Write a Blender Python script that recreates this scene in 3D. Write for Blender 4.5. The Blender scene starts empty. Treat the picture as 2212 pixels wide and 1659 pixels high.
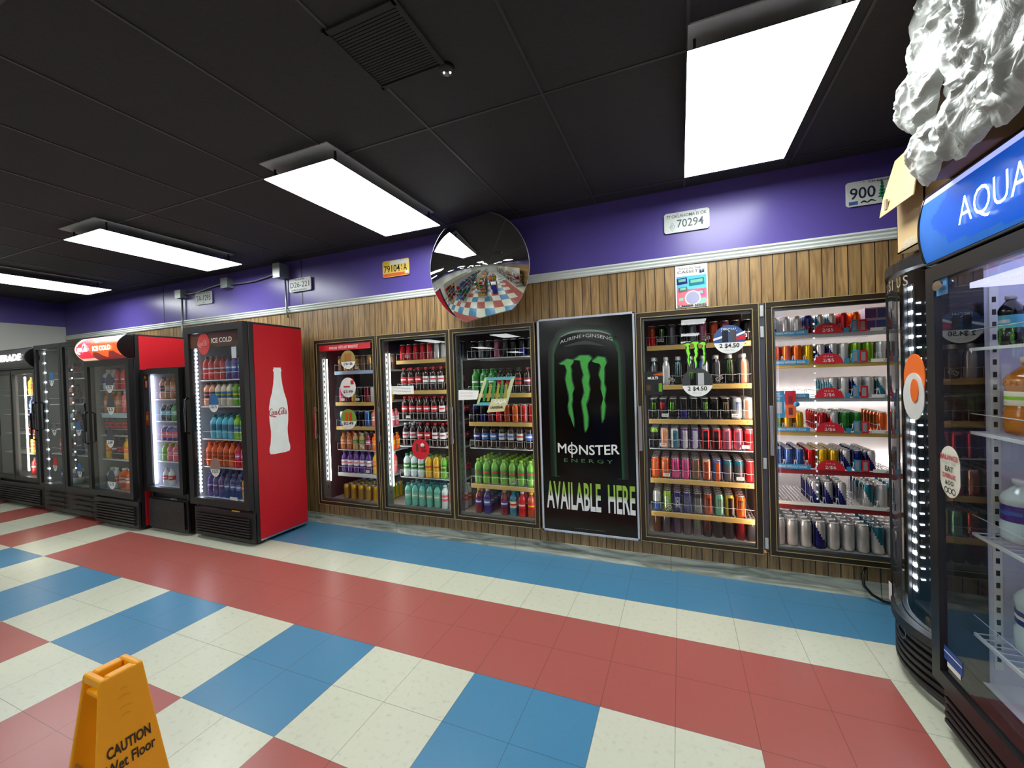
import bpy, math, random
from mathutils import Vector, Matrix
random.seed(7)
S = bpy.context.scene
COL = S.collection
# ------------------------------------------------------------------ camera, world, exposure
PI = math.pi
cam_d = bpy.data.cameras.new('camera'); cam = bpy.data.objects.new('camera', cam_d); COL.objects.link(cam)
cam_d.sensor_width = 36.0; cam_d.sensor_fit = 'HORIZONTAL'; cam_d.lens = 890.8 / 2212 * 36.0
cam_d.clip_start = 0.02; cam_d.clip_end = 100
YAW, PIT, ROL = -0.387374, -0.0130105, -0.0306643
fw = Vector((math.sin(YAW) * math.cos(PIT), math.cos(YAW) * math.cos(PIT), math.sin(PIT)))
rt = Vector((math.cos(YAW), -math.sin(YAW), 0)); up = rt.cross(fw)
r2 = rt * math.cos(ROL) + up * math.sin(ROL); u2 = -rt * math.sin(ROL) + up * math.cos(ROL)
mw = Matrix((r2, u2, -fw)).transposed().to_4x4(); mw.translation = Vector((0.05148, -2.68667, 1.43761))
cam.matrix_world = mw
S.camera = cam
w = bpy.data.worlds.new('world'); S.world = w; w.use_nodes = True
w.node_tree.nodes['Background'].inputs[0].default_value = (.6, .65, .7, 1)
w.node_tree.nodes['Background'].inputs[1].default_value = 0.05
S.view_settings.view_transform = 'Standard'; S.view_settings.look = 'None'
S.view_settings.exposure = 1.0; S.view_settings.gamma = 1.0; S.view_settings.use_curve_mapping = False
S.cycles.transparent_max_bounces = 24; S.cycles.max_bounces = 8
S.cycles.sample_clamp_indirect = 6.0; S.cycles.caustics_reflective = False; S.cycles.caustics_refractive = False
PANEL = 9.0     # ceiling panels
LED = 16.0      # cooler light strips

# ------------------------------------------------------------------ materials
def lin(c):
    return tuple(((x / 255) / 12.92 if x / 255 <= .04045 else ((x / 255 + .055) / 1.055) ** 2.4) for x in c) + (1,)
_M = {}
def M(name, col=(128, 128, 128), rough=.5, metal=0, emit=0, noise=.08, scale=14, spec=.5, coat=0, bump=0):
    if name in _M: return _M[name]
    m = bpy.data.materials.new(name); m.use_nodes = True; nt = m.node_tree; N = nt.nodes; L = nt.links
    b = N['Principled BSDF']; c = lin(col)
    tc = N.new('ShaderNodeTexCoord'); no = N.new('ShaderNodeTexNoise'); no.inputs['Scale'].default_value = scale
    no.inputs['Detail'].default_value = 3
    L.new(tc.outputs['Object'], no.inputs['Vector'])
    mx = N.new('ShaderNodeMix'); mx.data_type = 'RGBA'
    mx.inputs[6].default_value = tuple(x * (1 - noise) for x in c[:3]) + (1,)
    mx.inputs[7].default_value = tuple(min(1, x * (1 + noise)) for x in c[:3]) + (1,)
    L.new(no.outputs[0], mx.inputs[0]); L.new(mx.outputs[2], b.inputs['Base Color'])
    b.inputs['Roughness'].default_value = rough; b.inputs['Metallic'].default_value = metal
    b.inputs['Specular IOR Level'].default_value = spec
    if coat: b.inputs['Coat Weight'].default_value = coat; b.inputs['Coat Roughness'].default_value = .08
    if emit:
        L.new(mx.outputs[2], b.inputs['Emission Color']); b.inputs['Emission Strength'].default_value = emit
    if bump:
        bp = N.new('ShaderNodeBump'); bp.inputs['Strength'].default_value = bump; bp.inputs['Distance'].default_value = .01
        L.new(no.outputs[0], bp.inputs['Height']); L.new(bp.outputs[0], b.inputs['Normal'])
    _M[name] = m
    return m

def clear(name, tint=(1, 1, 1), rough=.0, body=0.0, bodycol=(1, 1, 1), ior=1.5):
    """thin clear sheet: transparent + fresnel gloss (+ optional milky body)"""
    m = bpy.data.materials.new(name); m.use_nodes = True; nt = m.node_tree; N = nt.nodes; L = nt.links
    N.remove(N['Principled BSDF']); out = N['Material Output']
    t = N.new('ShaderNodeBsdfTransparent'); t.inputs[0].default_value = tint + (1,)
    g = N.new('ShaderNodeBsdfGlossy'); g.inputs['Roughness'].default_value = rough
    f = N.new('ShaderNodeFresnel'); f.inputs[0].default_value = ior
    ge = N.new('ShaderNodeNewGeometry'); iv = N.new('ShaderNodeMath'); iv.operation = 'SUBTRACT'; iv.inputs[0].default_value = 1.0
    L.new(ge.outputs['Backfacing'], iv.inputs[1]); mu = N.new('ShaderNodeMath'); mu.operation = 'MULTIPLY'
    L.new(f.outputs[0], mu.inputs[0]); L.new(iv.outputs[0], mu.inputs[1])
    mx = N.new('ShaderNodeMixShader'); L.new(mu.outputs[0], mx.inputs[0])
    base = t.outputs[0]
    if body:
        d = N.new('ShaderNodeBsdfDiffuse'); d.inputs[0].default_value = bodycol + (1,)
        m2 = N.new('ShaderNodeMixShader'); no = N.new('ShaderNodeTexNoise'); no.inputs['Scale'].default_value = 9
        r = N.new('ShaderNodeMapRange'); r.inputs[3].default_value = body * .6; r.inputs[4].default_value = min(1, body * 1.4)
        L.new(no.outputs[0], r.inputs[0]); L.new(r.outputs[0], m2.inputs[0])
        L.new(t.outputs[0], m2.inputs[1]); L.new(d.outputs[0], m2.inputs[2]); base = m2.outputs[0]
    L.new(base, mx.inputs[1]); L.new(g.outputs[0], mx.inputs[2]); L.new(mx.outputs[0], out.inputs[0])
    _M[name] = m
    return m

GLASS = clear('door_glass', (.93, .95, .95))
PLAST = clear('clear_plastic', (.9, .92, .95), .1, .25, (.8, .85, .9))
BLK = M('black_plastic', (20, 20, 22), .42)
BLKG = M('black_gloss', (12, 12, 14), .22)
DARK = M('dark_grey', (44, 42, 44), .5)
WHT = M('white_paint', (225, 228, 222), .5)
CHR = M('chrome', (190, 190, 192), .25, 1)
STEEL = M('dull_steel', (120, 124, 124), .4, .8)
PAPER = M('paper', (232, 234, 228), .7)
BROWN = M('bronze_frame', (52, 42, 30), .4, .3)
GOLD = M('gold_edge', (176, 160, 112), .4, .3)
TAN = M('tan_rail', (205, 172, 98), .45, .1)
RED = M('cooler_red', (184, 22, 34), .5, spec=.3, noise=.05)
LEDM = M('led_white', (232, 240, 255), .5, emit=LED)
TUBE = M('tube_white', (255, 246, 240), .5, emit=9)
TUBEW = M('tube_warm', (255, 214, 192), .5, emit=22)
TUBEFILL = M('tube_fill', (255, 244, 236), .5, emit=9)  # for added tubes that brighten the cold room bays
INK = M('black_ink', (22, 22, 24), .5)
LINER = M('white_liner', (205, 208, 222), .45)
LINERG = M('grey_liner', (120, 122, 122), .5)
WIRE = M('white_wire', (205, 208, 210), .4)
TXTW = M('white_print', (240, 240, 240), .5)

# ------------------------------------------------------------------ mesh builder
class MB:
    def __init__(s): s.v = []; s.f = []; s.m = []; s.sm = []
    def add(s, vs, fs, m=0, smooth=False):
        o = len(s.v); s.v += [tuple(x) for x in vs]
        for i, f in enumerate(fs):
            s.f.append([o + k for k in f]); s.m.append(m[i] if isinstance(m, list) else m); s.sm.append(smooth)
    def box(s, x0, x1, y0, y1, z0, z1, m=0):
        v = [(x0, y0, z0), (x1, y0, z0), (x1, y1, z0), (x0, y1, z0), (x0, y0, z1), (x1, y0, z1), (x1, y1, z1), (x0, y1, z1)]
        s.add(v, [(0, 3, 2, 1), (4, 5, 6, 7), (0, 1, 5, 4), (1, 2, 6, 5), (2, 3, 7, 6), (3, 0, 4, 7)], m)
        return s
    def lathe(s, prof, seg=16, m=0, c=(0, 0, 0), fn=None, smooth=True, cap=True):
        vs = []; fs = []; ms = []
        for r, z in prof:
            for i in range(seg):
                a = 2 * PI * i / seg; vs.append((c[0] + r * math.sin(a), c[1] - r * math.cos(a), c[2] + z))
        for j in range(len(prof) - 1):
            for i in range(seg):
                k = (i + 1) % seg
                fs.append((j * seg + i, j * seg + k, (j + 1) * seg + k, (j + 1) * seg + i))
                if fn:
                    a = 2 * PI * (i + .5) / seg
                    if a > PI: a -= 2 * PI
                    ms.append(fn(a, (prof[j][1] + prof[j + 1][1]) / 2))
                else: ms.append(m)
        if cap:
            fs.append(tuple(range(seg - 1, -1, -1))); ms.append(m)
            n = (len(prof) - 1) * seg; fs.append(tuple(n + i for i in range(seg))); ms.append(m)
        s.add(vs, fs, ms, smooth); return s
    def tube(s, pts, r, m=0, seg=6, smooth=True):
        P = [Vector(p) for p in pts]; vs = []; fs = []
        for i, p in enumerate(P):
            d = (P[min(i + 1, len(P) - 1)] - P[max(i - 1, 0)]).normalized()
            a = d.orthogonal().normalized() if abs(d.z) > .9 else d.cross(Vector((0, 0, 1))).normalized()
            b = d.cross(a)
            for k in range(seg):
                t = 2 * PI * k / seg; vs.append(p + (a * math.cos(t) + b * math.sin(t)) * r)
        for i in range(len(P) - 1):
            for k in range(seg):
                l = (k + 1) % seg; fs.append((i * seg + k, i * seg + l, (i + 1) * seg + l, (i + 1) * seg + k))
        fs.append(tuple(range(seg - 1, -1, -1))); fs.append(tuple((len(P) - 1) * seg + k for k in range(seg)))
        s.add(vs, fs, m, smooth); return s
    def prism(s, poly, f3, th, m=0, m2=None):
        """poly: 2D outline, f3(u,v,t) -> 3D point, t in {0,th}"""
        n = len(poly); vs = [f3(u, v, 0) for u, v in poly] + [f3(u, v, th) for u, v in poly]
        fs = [tuple(range(n)), tuple(range(2 * n - 1, n - 1, -1))] + [(i, i + n, (i + 1) % n + n, (i + 1) % n) for i in range(n)]
        s.add(vs, fs, [m, m] + [m if m2 is None else m2] * n); return s
    def build(s, name, mats, parent=None, loc=None, fix=True):
        me = bpy.data.meshes.new(name); me.from_pydata(s.v, [], s.f)
        if not isinstance(mats, (list, tuple)): mats = [mats]
        for x in mats: me.materials.append(x)
        me.polygons.foreach_set('material_index', s.m); me.polygons.foreach_set('use_smooth', s.sm)
        me.update()
        if fix:
            import bmesh
            bm = bmesh.new(); bm.from_mesh(me); bmesh.ops.recalc_face_normals(bm, faces=bm.faces); bm.to_mesh(me); bm.free()
        return link(name, me, parent, loc)

def link(name, data, parent=None, loc=None, rz=0):
    o = bpy.data.objects.new(name, data); COL.objects.link(o)
    if parent is not None: o.parent = parent
    if loc is not None: o.location = loc
    if rz: o.rotation_euler = (0, 0, rz)
    return o
def tag(o, label, cat, group=None):
    o['label'] = label; o['category'] = cat
    if group: o['group'] = group
    return o
def thing(name, label, cat, loc=(0, 0, 0), rz=0, group=None):
    return tag(link(name, None, None, loc, rz), label, cat, group)
def struct(o): o['kind'] = 'structure'; return o
def bev(o, wd=.006, seg=2):
    b = o.modifiers.new('bevel', 'BEVEL'); b.width = wd; b.segments = seg; b.limit_method = 'ANGLE'; return o

def text(name, string, mat, parent, org, right, upv, wd, ht, ext=.0012, shear=0, bold=0, arc=None):
    """lettering fitted to a wd x ht box whose lower left corner is org"""
    cu = bpy.data.curves.new('t', 'FONT'); cu.body = string; cu.size = 1; cu.shear = shear; cu.offset = bold
    cu.extrude = 0; cu.resolution_u = 3
    ob = bpy.data.objects.new('t', cu)
    me = bpy.data.meshes.new_from_object(ob)
    bpy.data.objects.remove(ob); bpy.data.curves.remove(cu)
    if not len(me.vertices): return None
    xs = [v.co.x for v in me.vertices]; ys = [v.co.y for v in me.vertices]
    x0, x1, y0, y1 = min(xs), max(xs), min(ys), max(ys)
    R = Vector(right).normalized(); U = Vector(upv).normalized(); Nn = R.cross(U); O = Vector(org)
    for v in me.vertices:
        a = (v.co.x - x0) / (x1 - x0); b = (v.co.y - y0) / (y1 - y0)
        z = arc(a) if arc else 0
        v.co = O + R * (a * wd) + U * (b * ht + z) + Nn * ext
    me.materials.clear(); me.materials.append(mat); me.name = name
    return link(name, me, parent)

def ribbon(mb, pts, ws, f3, th, m=0, n=8):
    """smooth variable-width stroke"""
    P = [Vector(p) for p in pts]; out = []; W = []
    for i in range(len(P) - 1):
        p0 = P[max(i - 1, 0)]; p1 = P[i]; p2 = P[i + 1]; p3 = P[min(i + 2, len(P) - 1)]
        for k in range(n + (i == len(P) - 2)):
            t = k / n
            out.append(.5 * ((2 * p1) + (p2 - p0) * t + (2 * p0 - 5 * p1 + 4 * p2 - p3) * t * t + (3 * p1 - p0 - 3 * p2 + p3) * t ** 3))
            W.append(ws[i] * (1 - t) + ws[i + 1] * t)
    L_ = []; R_ = []
    for i, p in enumerate(out):
        d = out[min(i + 1, len(out) - 1)] - out[max(i - 1, 0)]
        nn = Vector((-d.y, d.x)); nn = nn.normalized() if nn.length > 1e-9 else Vector((0, 1))
        L_.append(p + nn * W[i] / 2); R_.append(p - nn * W[i] / 2)
    vs = [f3(a.x, a.y, th) for a in L_] + [f3(a.x, a.y, th) for a in R_]; k = len(L_)
    mb.add(vs, [(i, i + 1, k + i + 1, k + i) for i in range(k - 1)], m)

def script_logo(name, mat, parent, org, right, upv, wd, th=.0015):
    """flowing two-word script lettering, width wd"""
    R = Vector(right); U = Vector(upv); Nn = R.cross(U); O = Vector(org); k = wd / 8.4
    f3 = lambda u, v, t: O + R * (u * k) + U * (v * k) + Nn * t
    mb = MB()
    def st(pts, ws): ribbon(mb, pts, ws, f3, th)
    def sl(pts, ws): st([(x, y * 1.35) for x, y in pts], ws)
    def C(x):
        st([(x + 1.5, 1.75), (x + 1.25, 2.35), (x + .75, 2.2), (x + .25, 1.3), (x + .05, .5), (x + .35, -.05), (x + .9, .1), (x + 1.3, .45)], [.12, .2, .22, .42, .42, .3, .2, .1])
    def o(x, s=1):
        sl([(x + .45, .95), (x + .12, .75), (x + .08, .2), (x + .4, 0), (x + .68, .35), (x + .62, .8), (x + .42, .95)], [.14, .3, .3, .16, .28, .26, .14])
    def c(x): sl([(x + .6, .75), (x + .38, .95), (x + .1, .6), (x + .15, .1), (x + .45, 0), (x + .75, .25)], [.16, .16, .3, .28, .16, .1])
    def a(x):
        o(x); sl([(x + .68, .95), (x + .62, .4), (x + .72, .02), (x + 1., .2)], [.2, .28, .22, .08])
    C(0); o(1.15); c(1.9); a(2.5)
    st([(3.45, .75), (3.7, .85)], [.12, .12])
    st([(.1, -.3), (1.1, -.15), (2., -.55), (2.9, -.75), (2.4, -.9), (1.3, -.55), (.2, -.3)], [.06, .16, .2, .12, .2, .18, .06])
    C(3.9); o(5.1)
    st([(5.95, .5), (6.3, 1.9), (6.1, 2.35), (5.9, 1.5), (5.98, .3), (6.2, .02), (6.5, .25)], [.1, .16, .14, .3, .3, .2, .08])
    a(6.5)
    st([(5.0, 2.1), (5.5, 2.6), (6.2, 2.2), (6.9, 1.8), (7.6, 1.5)], [.1, .2, .18, .14, .08])
    return mb.build(name, mat, parent, fix=False)

# claw mark outlines, x / z within a unit box (three ragged strokes)
CLAW = [[(-.838, 1.54), (-.771, 1.578), (-.719, 1.57), (-.726, 1.542), (-.747, 1.52), (-.739, 1.485), (-.742, 1.451), (-.739, 1.405), (-.722, 1.342), (-.739, 1.302), (-.738, 1.256), (-.747, 1.222), (-.733, 1.107), (-.732, 1.041), (-.75, 1.096), (-.766, 1.153), (-.773, 1.211), (-.763, 1.256), (-.762, 1.291), (-.778, 1.36), (-.788, 1.418), (-.774, 1.486), (-.79, 1.533)],
        [(-.719, 1.57), (-.666, 1.601), (-.598, 1.598), (-.576, 1.574), (-.608, 1.537), (-.612, 1.503), (-.597, 1.435), (-.607, 1.379), (-.598, 1.334), (-.613, 1.266), (-.632, 1.221), (-.624, 1.176), (-.617, 1.125), (-.622, 1.052), (-.636, 1.004), (-.646, 1.029), (-.648, 1.119), (-.665, 1.244), (-.64, 1.312), (-.655, 1.403), (-.642, 1.448), (-.658, 1.505), (-.667, 1.562)],
        [(-.575, 1.552), (-.526, 1.587), (-.477, 1.575), (-.465, 1.536), (-.484, 1.498), (-.484, 1.443), (-.488, 1.376), (-.475, 1.332), (-.491, 1.254), (-.481, 1.21), (-.495, 1.121), (-.505, 1.078), (-.511, 1.12), (-.511, 1.21), (-.498, 1.265), (-.511, 1.332), (-.506, 1.388), (-.524, 1.444), (-.506, 1.51), (-.52, 1.533), (-.555, 1.54)]]
def claw(mb, x0, z0, wd, ht, y, m=0, th=.001, grow=0):
    for c in CLAW:
        cx = sum(p[0] for p in c) / len(c)
        poly = [(x0 + (p[0] + .838 + (grow if p[0] > cx else -grow)) / .373 * wd, z0 + (p[1] - 1.004 + (grow if p[1] > 1.3 else -grow)) / .597 * ht) for p in c]
        mb.prism(poly, lambda u, v, t: (u, y - t, v), th, m)

# ------------------------------------------------------------------ room
WY = .527; CZ = 2.76; LX = -8.44; RX = 1.86; BY = -17.0
T = .3048
def tile_mat(name, col, rough=.3):
    m = M(name, col, rough, noise=.05, scale=2.2); nt = m.node_tree; N = nt.nodes; L = nt.links
    b = N['Principled BSDF']; src = b.inputs['Base Color'].links[0].from_socket
    g = N.new('ShaderNodeNewGeometry'); sx = N.new('ShaderNodeSeparateXYZ'); L.new(g.outputs['Position'], sx.inputs[0])
    def seam(ax):
        a = N.new('ShaderNodeMath'); a.operation = 'DIVIDE'; a.inputs[1].default_value = T; L.new(sx.outputs[ax], a.inputs[0])
        f = N.new('ShaderNodeMath'); f.operation = 'PINGPONG'; f.inputs[1].default_value = .5; L.new(a.outputs[0], f.inputs[0])
        l = N.new('ShaderNodeMath'); l.operation = 'LESS_THAN'; l.inputs[1].default_value = .0045; L.new(f.outputs[0], l.inputs[0]); return l
    a, c = seam(0), seam(1)
    mxm = N.new('ShaderNodeMath'); mxm.operation = 'MAXIMUM'; L.new(a.outputs[0], mxm.inputs[0]); L.new(c.outputs[0], mxm.inputs[1])
    sc = N.new('ShaderNodeMath'); sc.operation = 'MULTIPLY'; sc.inputs[1].default_value = .55; L.new(mxm.outputs[0], sc.inputs[0])
    # scuffs
    ns = N.new('ShaderNodeTexNoise'); ns.inputs['Scale'].default_value = 38; ns.inputs['Detail'].default_value = 6
    L.new(g.outputs['Position'], ns.inputs['Vector'])
    rg = N.new('ShaderNodeMapRange'); rg.inputs[1].default_value = .55; rg.inputs[2].default_value = .8; rg.inputs[3].default_value = 0; rg.inputs[4].default_value = .25
    L.new(ns.outputs[0], rg.inputs[0])
    m1 = N.new('ShaderNodeMix'); m1.data_type = 'RGBA'; m1.inputs[7].default_value = lin((110, 105, 92)); L.new(rg.outputs[0], m1.inputs[0]); L.new(src, m1.inputs[6])
    m2 = N.new('ShaderNodeMix'); m2.data_type = 'RGBA'; m2.inputs[7].default_value = lin((45, 40, 34)); L.new(sc.outputs[0], m2.inputs[0]); L.new(m1.outputs[2], m2.inputs[6])
    L.new(m2.outputs[2], b.inputs['Base Color'])
    bp = N.new('ShaderNodeBump'); bp.inputs['Strength'].default_value = .06; bp.inputs['Distance'].default_value = .004
    L.new(ns.outputs[0], bp.inputs['Height']); L.new(bp.outputs[0], b.inputs['Normal'])
    return m
TB = tile_mat('floor_blue', (74, 134, 170)); TW = tile_mat('floor_white', (210, 212, 190)); TR = tile_mat('floor_red', (172, 92, 84))
def tile_col(cx, r):
    """cx: tile column (x/T floor), r: tile row counted from the blue edge toward the room"""
    if cx >= 3: return 0 if r < 0 else 1
    if cx >= -17 and r < 3:
        return 0 if r < 0 else (1 if r < 1 else 2)
    if cx >= 1 and r >= 3: return 2
    by = (r - 3) // 2 if r >= 3 else -1
    bx = (cx + 1) // 2
    odd = (bx + by) % 2
    return (0 if by % 2 == 0 else 2) if odd == 0 and True else 1
def parity(cx, r):
    by = (r - 3) // 2 if r >= 3 else -1
    bx = math.floor((cx + 1) / 2)
    return (bx + by)
mb = MB()
for cx in range(-28, 8):
    for r in range(-2, 57):
        x0, x1 = max(cx * T, LX), min((cx + 1) * T, RX); y1, y0 = min(-r * T, WY + .02), max(-(r + 1) * T, BY)
        if x1 <= x0 or y1 <= y0: continue
        if cx >= 3: k = 0 if r < 0 else 1
        elif cx >= -17 and r < 3: k = 0 if r < 0 else (1 if r < 1 else 2)
        elif cx >= 1 and r < 20: k = 2
        else:
            by = (r - 3) // 2 if r >= 3 else -1; bx = (cx + 1) // 2
            k = 1 if (bx + by) % 2 == 0 else (0 if by % 2 == 0 else 2)
            if r < 3: k = 1 if bx % 2 == 1 else 2
            elif by % 2 == 0: k = 1 if (bx % 2 == 0) == ((by // 2) % 2 == 0) and False else (0 if bx % 2 else 1)
            else: k = 2 if bx % 2 == 0 else 1
        mb.add([(x0, y0, 0), (x1, y0, 0), (x1, y1, 0), (x0, y1, 0)], [(0, 1, 2, 3)], k)
mb.add([(LX, BY, -.05), (RX, BY, -.05), (RX, WY + .02, -.05), (LX, WY + .02, -.05)], [(0, 3, 2, 1)], 0)
struct(mb.build('floor', [TB, TW, TR], fix=False))

# panelling
def wood_mat():
    m = M('wood_panelling', (150, 112, 68), .42, noise=.1, scale=3); nt = m.node_tree; N = nt.nodes; L = nt.links; b = N['Principled BSDF']
    g = N.new('ShaderNodeNewGeometry'); sx = N.new('ShaderNodeSeparateXYZ'); L.new(g.outputs['Position'], sx.inputs[0])
    a = N.new('ShaderNodeMath'); a.operation = 'ADD'; a.inputs[1].default_value = .036 + .0675 * 200; L.new(sx.outputs[0], a.inputs[0])
    d = N.new('ShaderNodeMath'); d.operation = 'DIVIDE'; d.inputs[1].default_value = .0675; L.new(a.outputs[0], d.inputs[0])
    fl = N.new('ShaderNodeMath'); fl.operation = 'FLOOR'; L.new(d.outputs[0], fl.inputs[0])
    pp = N.new('ShaderNodeMath'); pp.operation = 'PINGPONG'; pp.inputs[1].default_value = .5; L.new(d.outputs[0], pp.inputs[0])
    gr = N.new('ShaderNodeMath'); gr.operation = 'LESS_THAN'; gr.inputs[1].default_value = .042; L.new(pp.outputs[0], gr.inputs[0])
    wn = N.new('ShaderNodeTexWhiteNoise'); wn.noise_dimensions = '1D'; L.new(fl.outputs[0], wn.inputs['W'])
    # grain, stretched along z and shifted per plank
    cmb = N.new('ShaderNodeCombineXYZ')
    mx_ = N.new('ShaderNodeMath'); mx_.operation = 'MULTIPLY'; mx_.inputs[1].default_value = 34; L.new(sx.outputs[0], mx_.inputs[0])
    sh = N.new('ShaderNodeMath'); sh.operation = 'MULTIPLY'; sh.inputs[1].default_value = 40; L.new(wn.outputs[0], sh.inputs[0])
    zz = N.new('ShaderNodeMath'); zz.operation = 'MULTIPLY_ADD'; zz.inputs[1].default_value = 3.2; L.new(sx.outputs[2], zz.inputs[0]); L.new(sh.outputs[0], zz.inputs[2])
    L.new(mx_.outputs[0], cmb.inputs[0]); L.new(zz.outputs[0], cmb.inputs[2])
    n1 = N.new('ShaderNodeTexNoise'); n1.inputs['Scale'].default_value = 1; n1.inputs['Detail'].default_value = 5; n1.inputs['Distortion'].default_value = 1.2; L.new(cmb.outputs[0], n1.inputs['Vector'])
    cr = N.new('ShaderNodeValToRGB'); e = cr.color_ramp.elements
    e[0].position = .3; e[0].color = lin((116, 88, 54)); e[1].position = .66; e[1].color = lin((166, 134, 86))
    L.new(n1.outputs[0], cr.inputs[0])
    pl = N.new('ShaderNodeMapRange'); pl.inputs[3].default_value = .82; pl.inputs[4].default_value = 1.12; L.new(wn.outputs[0], pl.inputs[0])
    mu = N.new('ShaderNodeMix'); mu.data_type = 'RGBA'; mu.blend_type = 'MULTIPLY'; mu.inputs[0].default_value = 1
    L.new(cr.outputs[0], mu.inputs[6]); L.new(pl.outputs[0], mu.inputs[7])
    m3 = N.new('ShaderNodeMix'); m3.data_type = 'RGBA'; m3.inputs[7].default_value = lin((30, 20, 12)); L.new(gr.outputs[0], m3.inputs[0]); L.new(mu.outputs[2], m3.inputs[6])
    L.new(m3.outputs[2], b.inputs['Base Color'])
    bp = N.new('ShaderNodeBump'); bp.inputs['Strength'].default_value = .5; bp.inputs['Distance'].default_value = .004; bp.invert = True
    L.new(gr.outputs[0], bp.inputs['Height']); L.new(bp.outputs[0], b.inputs['Normal'])
    return m
WOOD = wood_mat()
PURP = M('purple_paint', (88, 75, 150), .3, noise=.05, scale=3, spec=.5)
WALLW = M('white_wall', (206, 208, 200), .6, noise=.04, scale=2)
OX0, OX1, OZ0, OZ1 = -3.437, 1.40, .203, 1.893
mb = MB()
mb.box(LX, RX, WY, WY + .1, 0, OZ0, 0).box(LX, RX, WY, WY + .1, OZ1, 2.23, 0)
mb.box(LX, OX0, WY, WY + .1, OZ0, OZ1, 0).box(OX1, RX, WY, WY + .1, OZ0, OZ1, 0)
mb.box(-1.05, -.245, WY, WY + .1, OZ0, OZ1, 0)
mb.box(LX - .1, RX, WY, WY + .1, 2.23, CZ, 1)
struct(mb.build('wall_back', [WOOD, PURP]))
def wbox(name, a, mat):
    return struct(MB().box(*a).build(name, mat))
mb = MB().box(LX - .1, LX, BY, WY, 0, 2.41, 0).box(LX - .1, LX, BY, WY, 2.41, CZ, 1)
struct(mb.build('wall_left', [WALLW, PURP]))
mb = MB().box(RX, RX + .1, BY, WY + .1, 0, 2.23, 0).box(RX, RX + .1, BY, WY + .1, 2.23, CZ, 1)
struct(mb.build('wall_right', [WOOD, PURP]))
wbox('wall_front', (LX - .1, RX + .1, BY - .1, BY, 0, CZ), WALLW)
# moulding between the panelling and the purple band
mb = MB()
prof = [(0, 2.213), (-.012, 2.213), (-.018, 2.222), (-.012, 2.232), (-.02, 2.244), (-.014, 2.256), (-.024, 2.266), (-.02, 2.278), (0, 2.278)]
mb.prism(prof, lambda u, v, t: (LX + t, WY + u, v), RX - LX)
struct(mb.build('trim_1', M('trim_white', (206, 214, 208), .4)))
# vinyl cove base
def cove():
    m = M('marbled_vinyl', (150, 150, 134), .45, noise=.3, scale=6)
    N = m.node_tree.nodes; L = m.node_tree.links
    for n in N:
        if n.type == 'TEX_NOISE':
            n.inputs['Distortion'].default_value = 1.5; n.inputs['Detail'].default_value = 6
            mp = N.new('ShaderNodeMapping'); mp.inputs['Scale'].default_value = (.35, 1, 3); L.new(N['Texture Coordinate'].outputs['Object'], mp.inputs[0]); L.new(mp.outputs[0], n.inputs['Vector'])
            r = N.new('ShaderNodeMapRange'); r.inputs[1].default_value = .35; r.inputs[2].default_value = .65
            mx = [x for x in N if x.type == 'MIX'][0]; L.new(n.outputs[0], r.inputs[0]); L.new(r.outputs[0], mx.inputs[0])
            mx.inputs[6].default_value = lin((104, 106, 90)); mx.inputs[7].default_value = lin((186, 186, 168))
    return m
COVE = cove()
prof = [(0, 0), (-.02, 0), (-.014, .012), (-.006, .03), (-.004, .095), (0, .097)]
edges = [LX, -3.5, -2.49, -1.27, -.041, 1.18, RX]
mb = MB()
for a, b_ in zip(edges, edges[1:]):
    mb.prism(prof, lambda u, v, t, a=a: (a + t, WY + u, v), b_ - a - .004)
struct(mb.build('baseboard_back', COVE))
wbox('baseboard_left', (LX, LX + .006, BY, WY - .02, 0, .095), COVE)
# seams in the purple board
for i, x in enumerate((-6.02, -.1, -3.62)):
    o = MB().box(x, x + (.012 if i != 1 else .006), WY - .002, WY, 2.278, CZ).build('trim_%d' % (i + 2), M('seam_dark', (30, 24, 52), .5) if i != 1 else PURP); struct(o)

# ceiling: black lay-in tiles with T bars
CEIL = M('ceiling_black', (42, 42, 44), .75, noise=.25, scale=60, bump=.15)
TBAR = M('t_bar_black', (58, 58, 60), .4)
struct(MB().box(LX - .1, RX + .1, BY - .1, WY + .1, CZ, CZ + .06).build('ceiling', CEIL))
mb = MB()
gx = [.111 - .622 * k for k in range(-2, 14)]
for x in gx: mb.box(x - .006, x + .006, BY, WY, CZ - .004, CZ)
y = .378
while y > BY:
    mb.box(LX, RX, y - .006, y + .006, CZ - .003, CZ); y -= 1.2
struct(mb.build('trim_5', TBAR))

# ceiling lights: lit panel hung below an added grey plate shaped as its lens ghost
PANM = M('panel_light', (250, 255, 255), .5, emit=PANEL, noise=.0)
GHOSTP = M('ghost_grey', (196, 204, 204), .5)
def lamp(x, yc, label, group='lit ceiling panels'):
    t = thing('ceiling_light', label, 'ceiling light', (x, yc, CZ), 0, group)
    MB().box(-.265, .265, -.583, .477, -.006, 0).build('ghost_plate', GHOSTP, t)
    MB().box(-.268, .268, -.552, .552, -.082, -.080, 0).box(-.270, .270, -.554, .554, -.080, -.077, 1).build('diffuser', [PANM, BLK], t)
    for sx in (-.24, .24):
        for sy in (-.5, .44): MB().box(sx - .005, sx + .005, sy - .005, sy + .005, -.075, -.006).build('added_hanger', BLK, t)  # added hangers; the panel is lowered to line up with its ghost
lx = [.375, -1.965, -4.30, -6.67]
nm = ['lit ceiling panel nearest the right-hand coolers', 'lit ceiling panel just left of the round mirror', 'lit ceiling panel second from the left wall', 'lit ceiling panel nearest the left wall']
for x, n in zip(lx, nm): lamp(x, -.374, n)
k = 0
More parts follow.
